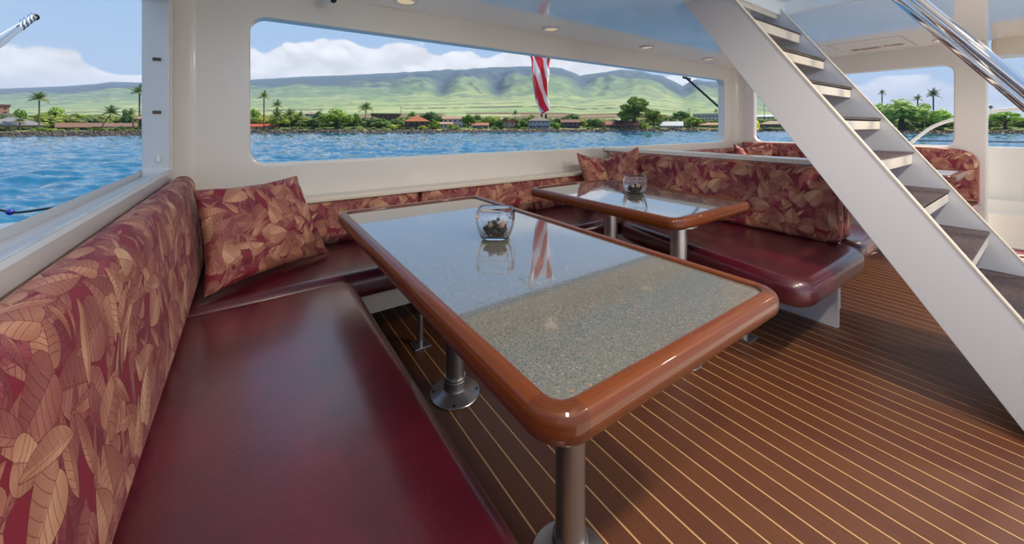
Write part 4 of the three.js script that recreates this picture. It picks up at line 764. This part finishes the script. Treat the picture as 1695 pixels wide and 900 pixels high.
const dome = (R) => { const B = []; for (let i = 0; i < 16; i++) { const a = R() * 6.28, r = Math.sqrt(R()) * 0.33, y = 0.35 + 0.42 * (1 - r / 0.36) * R() + 0.06; B.push([Math.cos(a) * r, y, Math.sin(a) * r, 0.17 + R() * 0.05, 0.14 + R() * 0.05, 0.17]); } return B; };
const flatTop = (R) => { const B = []; for (let i = 0; i < 20; i++) { const a = R() * 6.28, r = Math.sqrt(R()) * 0.38; B.push([Math.cos(a) * r, 0.58 + 0.26 * (1 - r / 0.4) + 0.1 * R() - 0.12 * (r > 0.3), Math.sin(a) * r, 0.13, 0.10, 0.13]); } return B; };
const openCrown = (R) => { const B = []; for (let i = 0; i < 30; i++) { const a = R() * 6.28, r = Math.sqrt(R()) * 0.36; B.push([Math.cos(a) * r, 0.30 + 0.62 * R() * (1 - r * 0.9), Math.sin(a) * r, 0.13 + 0.05 * R(), 0.08, 0.13]); } return B; };
const bushy = (R) => { const B = []; for (let i = 0; i < 14; i++) { const a = R() * 6.28, r = Math.sqrt(R()) * 0.36; B.push([Math.cos(a) * r, 0.12 + 0.55 * R() * (1 - r), Math.sin(a) * r, 0.16, 0.18, 0.16]); } return B; };
const cone = (R) => { const B = []; for (let i = 0; i < 12; i++) { const k = i / 11; B.push([(R() - 0.5) * 0.1, 0.08 + 0.84 * k, (R() - 0.5) * 0.1, 0.42 * (1 - k) + 0.08, 0.1, 0.42 * (1 - k) + 0.08]); } return B; };
const crown = { dome: [foliage(1, dome, 1500, 0.034), foliage(2, dome, 1500, 0.034)], flat: [foliage(3, flatTop, 1900, 0.028)], open: [foliage(4, openCrown, 3400, 0.024), foliage(5, openCrown, 3400, 0.024)], bush: [foliage(6, bushy, 800, 0.05), foliage(7, bushy, 800, 0.05)], cone: [foliage(8, cone, 500, 0.06)] };
const leafMat = {}; const lm = (h) => (leafMat[h] ??= new THREE.MeshPhysicalMaterial({ color: new THREE.Color(h).multiplyScalar(h === '#ffffff' ? 0.95 : 0.9), vertexColors: true, roughness: 0.8, side: THREE.DoubleSide, transmission: 0.5, thickness: 0, specularIntensity: 0.3 }));
const barkMat = pm('#5b4a3e');
let vary = 0;
function tree(label, px, wpx, yTop, yBase, back, kind, color, o = {}) {
  const dep = shore(px) + back, s = dep / F, cosb = 1 / Math.hypot(1, (px - CX) / F), [x, z] = at(px, dep), y0 = landY(px, dep) - 0.1, Hh = yAt(yTop, dep) - y0, W = wpx * s * cosb * 1.15;
  const t = thing(kind === 'bush' ? 'bush' : kind === 'cone' ? 'cypress' : 'tree', label, kind === 'bush' ? 'bush' : 'tree', [x, y0, z], toward(px) + (vary * 1.7) % 6, o.group);
  const v = crown[kind][vary++ % crown[kind].length]; const f = mesh('foliage', v, lm(color), t); f.scale.set(W, Hh * (kind === 'dome' ? 1.1 : 1.02), W);
  if (kind !== 'bush') {
    const r = Math.max(0.12, W * (o.trunk ?? 0.03)), g = [new THREE.CylinderGeometry(r * 0.75, r * 1.25, Hh * 0.45, 10).translate(0, Hh * 0.22, 0)];
    if (kind !== 'cone') for (let k = 0; k < 5; k++) { const a = k * 1.26 + vary; g.push(bar([0, Hh * 0.36, 0], [Math.cos(a) * W * 0.24, Hh * 0.68, Math.sin(a) * W * 0.24], r * 0.4, 7)); }
    mesh('trunk', mergeGeometries(g.map((q) => { const e = q.toNonIndexed(); return e; })), barkMat, t);
  }
  return t;
}
const G1 = '#6a9338', G2 = '#8db044', G3 = '#a6c052', G4 = '#547f42', G5 = '#7d9a5c', G6 = '#b9c95c';
tree('green tree right of the pink building in the left-hand window', 32, 34, 176, 200, 40, 'dome', G1);
tree('broad bright green tree behind the tall palm in the left-hand window', 92, 62, 177, 203, 34, 'dome', G2);
tree('small olive tree behind the brown roofed house', 125, 26, 184, 204, 50, 'dome', G5);
tree('dark green tree left of the slender palm in the left-hand window', 208, 24, 180, 208, 26, 'dome', G4);
tree('green tree behind the maroon house', 246, 30, 180, 200, 40, 'dome', G1);
tree('light green clipped tree in front of the long pink roof', 156, 28, 208, 216, 9, 'bush', G3);
tree('dark rounded shrub near the maroon house', 201, 17, 205.5, 217, 8, 'bush', G4);
tree('bright hedge bush in front of the grey roofed house', 63, 28, 209, 218, 7, 'bush', G2);
tree('green tree at the left edge of the stern window', 421, 22, 175, 200, 40, 'dome', G2);
tree('broad yellow-green tree behind the red roof', 436, 44, 188, 209, 18, 'dome', G6);
tree('green tree behind the two middle palms of the stern window left end', 482, 46, 181, 203, 32, 'dome', G2);
tree('olive tree under the small palms left of the monkeypod', 462, 34, 190, 210, 12, 'dome', G3);
tree('dark tree behind the left side of the monkeypod', 530, 26, 180, 200, 46, 'dome', G4);
tree('big rounded monkeypod tree at the left of the stern window', 557, 58, 179, 213, 12, 'dome', G2, { trunk: 0.04 });
tree('dark green tree right of the monkeypod', 588, 20, 184, 205, 30, 'dome', G1);
tree('dense green tree beside the flat-roofed brown building', 632, 36, 193, 212, 14, 'bush', G1);
tree('bright yellow-green bush left of the hip-roofed house', 655, 26, 203, 214, 8, 'bush', G6);
tree('lime green low bush on the sea wall', 637, 22, 211, 216, 4, 'bush', '#9cc72f');
tree('grey-green tree in front of the flat-roofed brown building', 658, 20, 194, 210, 20, 'dome', G5);
tree('green tree behind the left slope of the orange-brown hip roof', 682, 22, 184, 203, 36, 'dome', G1);
tree('dark dense tree behind the orange-brown hip roof', 713, 38, 181, 208, 26, 'dome', G4);
tree('green tree between the hip-roofed house and the white stepped house', 717, 22, 194, 212, 9, 'bush', G2);
tree('yellow-green bush in front of the hip-roofed house', 699, 18, 205, 214, 6, 'bush', G6);
tree('bright green bush in front of the white stepped house', 750, 20, 203, 214, 6, 'bush', G3);
tree('rounded dark tree right of the white stepped house', 775, 24, 186, 210, 16, 'dome', G1);
tree('second rounded tree right of the white stepped house', 791, 20, 188, 206, 30, 'dome', G5);
tree('green tree behind the teal cottage', 812, 30, 189, 210, 18, 'dome', G2);
tree('dark tree left of the pale pink block', 828, 18, 194, 213, 10, 'bush', G4);
tree('dark green tree between the pale pink block and the balcony house', 861, 22, 194, 213, 11, 'bush', G1);
tree('tree behind the left end of the grey hip roof', 880, 22, 189, 203, 32, 'dome', G2);
tree('narrow cypress left of the flag tip', 896.5, 5.5, 181, 200, 34, 'cone', '#2f4a35');
tree('narrow cypress under the flag tip', 903.5, 5.5, 182, 200, 34, 'cone', '#2b4634');
tree('green shrub right of the balcony house', 919, 18, 199, 213, 9, 'bush', G2);
tree('long dark tree behind the brown flat roof', 946, 52, 188, 206, 34, 'dome', G4);
tree('green tree right of the brown roofed house with dark windows', 988, 26, 194, 212, 16, 'dome', G1);
tree('large spreading banyan towering over the red-roofed restaurant', 1050, 52, 157, 215, 8, 'open', '#86a04c', { trunk: 0.055 });
tree('lower right spread of trees beside the banyan', 1082, 34, 176, 208, 20, 'open', '#93ae48', { trunk: 0.03 });
tree('pale green tree in front of the restaurant right end', 1064, 18, 199, 213, 7, 'bush', G3);
tree('umbrella-shaped tree behind the white-roofed harbour building', 1126, 36, 183, 208, 26, 'flat', G1);
tree('bright green umbrella-shaped tree before the large white building', 1147, 30, 193, 213, 10, 'flat', G3);
tree('small green tree between the banyan and the umbrella-shaped tree', 1101, 18, 187, 207, 30, 'dome', G5);
tree('small bush at the right end of the stern window', 1194, 12, 199, 212, 12, 'bush', G3);
tree('green tree by the yellow float in the far right-hand window', 1259, 24, 195, 209, 20, 'dome', G2);
tree('low green hedge bush on the lawn left of the stair stringer', 1284, 50, 211, 216, 6, 'bush', G3);
tree('tall green tree behind the stair nosings in the right-hand window', 1432, 60, 160, 216, 14, 'dome', '#b9d872', { trunk: 0.04 });
tree('largest leafy tree in the right-hand window', 1492, 96, 163, 218, 8, 'dome', '#b4cf74', { trunk: 0.05 });
tree('green tree between the two tallest trees in the right-hand window', 1458, 56, 165, 216, 20, 'dome', '#a9cc66');
tree('green tree filling the gap right of the largest leafy tree', 1527, 58, 170, 217, 16, 'dome', '#a2c65e');
tree('bright green rounded tree at the right of the right-hand window', 1556, 60, 176, 218, 9, 'dome', '#b2d866', { trunk: 0.04 });
tree('green tree hidden partly by the door post', 1605, 50, 178, 217, 12, 'dome', G1);
tree('spreading green tree on the beach seen through the side door', 1664, 66, 183, 217, 9, 'flat', '#b2d866', { trunk: 0.035 });
tree('green tree at the right edge of the side door opening', 1722, 60, 184, 216, 14, 'dome', G3);

// coconut palms: every frond its own piece
const frondGeo = (() => {
  const pos = [], idx = []; const arc = (t) => [0, 0.26 * Math.sin(t * 1.9) - 0.34 * t * t, t * 0.92];
  for (let k = 0; k < 18; k++) { const t0 = 0.06 + k / 18 * 0.92, t1 = t0 + 0.05, p0 = arc(t0), p1 = arc(Math.min(1, t1)), L = 0.26 * Math.sin(Math.PI * Math.min(1, t0 * 0.85 + 0.12)); for (const s of [-1, 1]) { const o = pos.length / 3; pos.push(...p0, ...p1, s * L, p1[1] - L * 0.55, p1[2] + L * 0.55); s > 0 ? idx.push(o, o + 1, o + 2) : idx.push(o, o + 2, o + 1); } }
  const g = new THREE.BufferGeometry(); g.setAttribute('position', new THREE.Float32BufferAttribute(pos, 3)); g.setIndex(idx); g.computeVertexNormals(); return g;
})();
const frondMat = ['#5d7a2e', '#7d8f35', '#a39a3c', '#3f5a2e'].map((h) => new THREE.MeshPhysicalMaterial({ color: new THREE.Color(h).multiplyScalar(0.8), roughness: 0.6, side: THREE.DoubleSide, transmission: 0.3, thickness: 0 }));
function palm(label, px, yTop, yBase, back, rpx, o = {}) {
  const dep = shore(px) + back, s = dep / F, cosb = 1 / Math.hypot(1, (px - CX) / F), [x, z] = at(px, dep), y0 = o.y0 ?? landY(px, dep), r = rpx * s * cosb, Hh = yAt(yTop, dep) - y0 - r * 0.25, R = rng(Math.round(px * 7));
  const t = thing('palm', label, 'palm tree', [x, y0, z], toward(px)); const lean = (o.lean ?? 0) * r;
  mesh('trunk', tube([[-lean, 0, 0], [-lean * 0.75, Hh * 0.35, 0], [-lean * 0.25, Hh * 0.75, 0], [0, Hh, 0]], Math.max(0.13, Math.min(0.24, Hh * 0.018)), 12, 8), pm('#7a6a58'), t);
  const n = o.n ?? 17; for (let k = 0; k < n; k++) { const f = mesh('frond', frondGeo, frondMat[o.dark ? 3 * (k % 2) : k % 3 === 2 && k > n / 2 ? 2 : k % 2], t); f.position.set(0, Hh, 0); f.scale.setScalar(r * 1.3 * (0.85 + 0.3 * R())); f.rotation.set(lerp(-1.15, 0.55, k / n) + (R() - 0.5) * 0.25, k * 2.4 + R() * 0.5, 0, 'YXZ'); }
  return t;
}
palm('tall full palm in front of the grey roofed house', 65, 161, 215, 10, 20);
palm('slender tall palm by the left window jamb', 231, 150, 216, 9, 18);
palm('leaning palm in front of the long pink roof', 184, 184, 216, 9, 19, { lean: 0.9 });
palm('second shorter palm beside the leaning one, nearer the maroon house', 216, 187, 216, 11, 14, { lean: -0.4 });
palm('short young palm before the grey roofed house', 33, 199, 217, 8, 14);
palm('slender tall palm at the left end of the stern window', 437, 158, 213, 10, 11);
palm('short palm behind the slender one at the left end of the stern window', 459, 173, 205, 30, 10);
palm('low wide palm in front of the yellow-green tree, right of the red roof', 458, 190, 213, 8, 15);
palm('low palm between the red roof and the monkeypod', 479, 188, 213, 9, 14);
palm('small palm left of the monkeypod', 497, 190, 213, 10, 9);
palm('bushy golden palm right of the monkeypod', 605, 177, 213, 10, 13, { n: 22 });
palm('small palm behind the pale pink block', 853, 187, 205, 30, 6);
palm('tiny palm at the right end of the stern window roof line', 1185, 184, 196, 66, 5);
palm('dark palm standing clear above the trees in the right-hand window', 1545, 155, 200, 40, 15, { dark: true });
palm('palm crown half hidden above the largest leafy tree', 1519, 162, 205, 44, 10);
palm('small dark palm crown above the trees near the stair nosings', 1460, 153, 205, 70, 8, { dark: true });
palm('palm crown just above the arch rail by the door post', 1640, 177, 205, 60, 7, { dark: true });

{ // undergrowth between and behind the houses
  const R = rng(77), n = 1500, inst = new THREE.InstancedMesh(crown.bush[0], lm('#ffffff'), n), m = new THREE.Matrix4(), q = new THREE.Quaternion(), c = new THREE.Color(), up = new V3(0, 1, 0);
  for (let i = 0; i < n; i++) {
    const px = -60 + R() * 1850, near = R() < 0.16, back = near ? 4 + R() * 10 : 24 + R() * 130, dep = shore(px) + back, [x, z] = at(px, dep), s = near ? 0.9 + R() * 1.4 : 3 + R() * 4.5;
    m.compose(new V3(x, landY(px, dep) - 0.3, z), q.setFromAxisAngle(up, R() * 6), new V3(s * 1.5, s * (near ? 0.8 : 0.95), s * 1.5)); inst.setMatrixAt(i, m);
    const k = R(); inst.setColorAt(i, c.setRGB(0.12 + 0.24 * k, 0.2 + 0.25 * k, 0.06 + 0.07 * R()));
  }
  inst.name = 'shrubbery'; inst.castShadow = inst.receiveShadow = true; scene.add(inst); tag(inst, 'mixed green undergrowth between and behind the shore houses', 'shrubs', null, 'stuff');
}
{ // utility poles
  for (const [px, y0, y1, back, lab] of [[664, 176, 200, 60, 'thin utility pole behind the flat-roofed brown building'], [1141, 179, 192, 70, 'thin utility pole above the bright umbrella-shaped tree'], [1265, 172, 200, 40, 'grey mast above the white building in the far right-hand window']]) { const dep = shore(px) + back, [x, z] = at(px, dep), yb = landY(px, dep), t = thing('utility_pole', lab, 'pole', [x, yb, z]); mesh('mast', new THREE.CylinderGeometry(0.12, 0.16, yAt(y0, dep) - yb, 8).translate(0, (yAt(y0, dep) - yb) / 2, 0), barkMat, t); mesh('crossarm', box(1.8, 0.12, 0.12, 0, (yAt(y0, dep) - yb) * 0.94, 0), barkMat, t); }
}

scene.fog = new THREE.FogExp2(0xc8dcff, 0.00009); // sea haze

renderer.render(scene, camera);
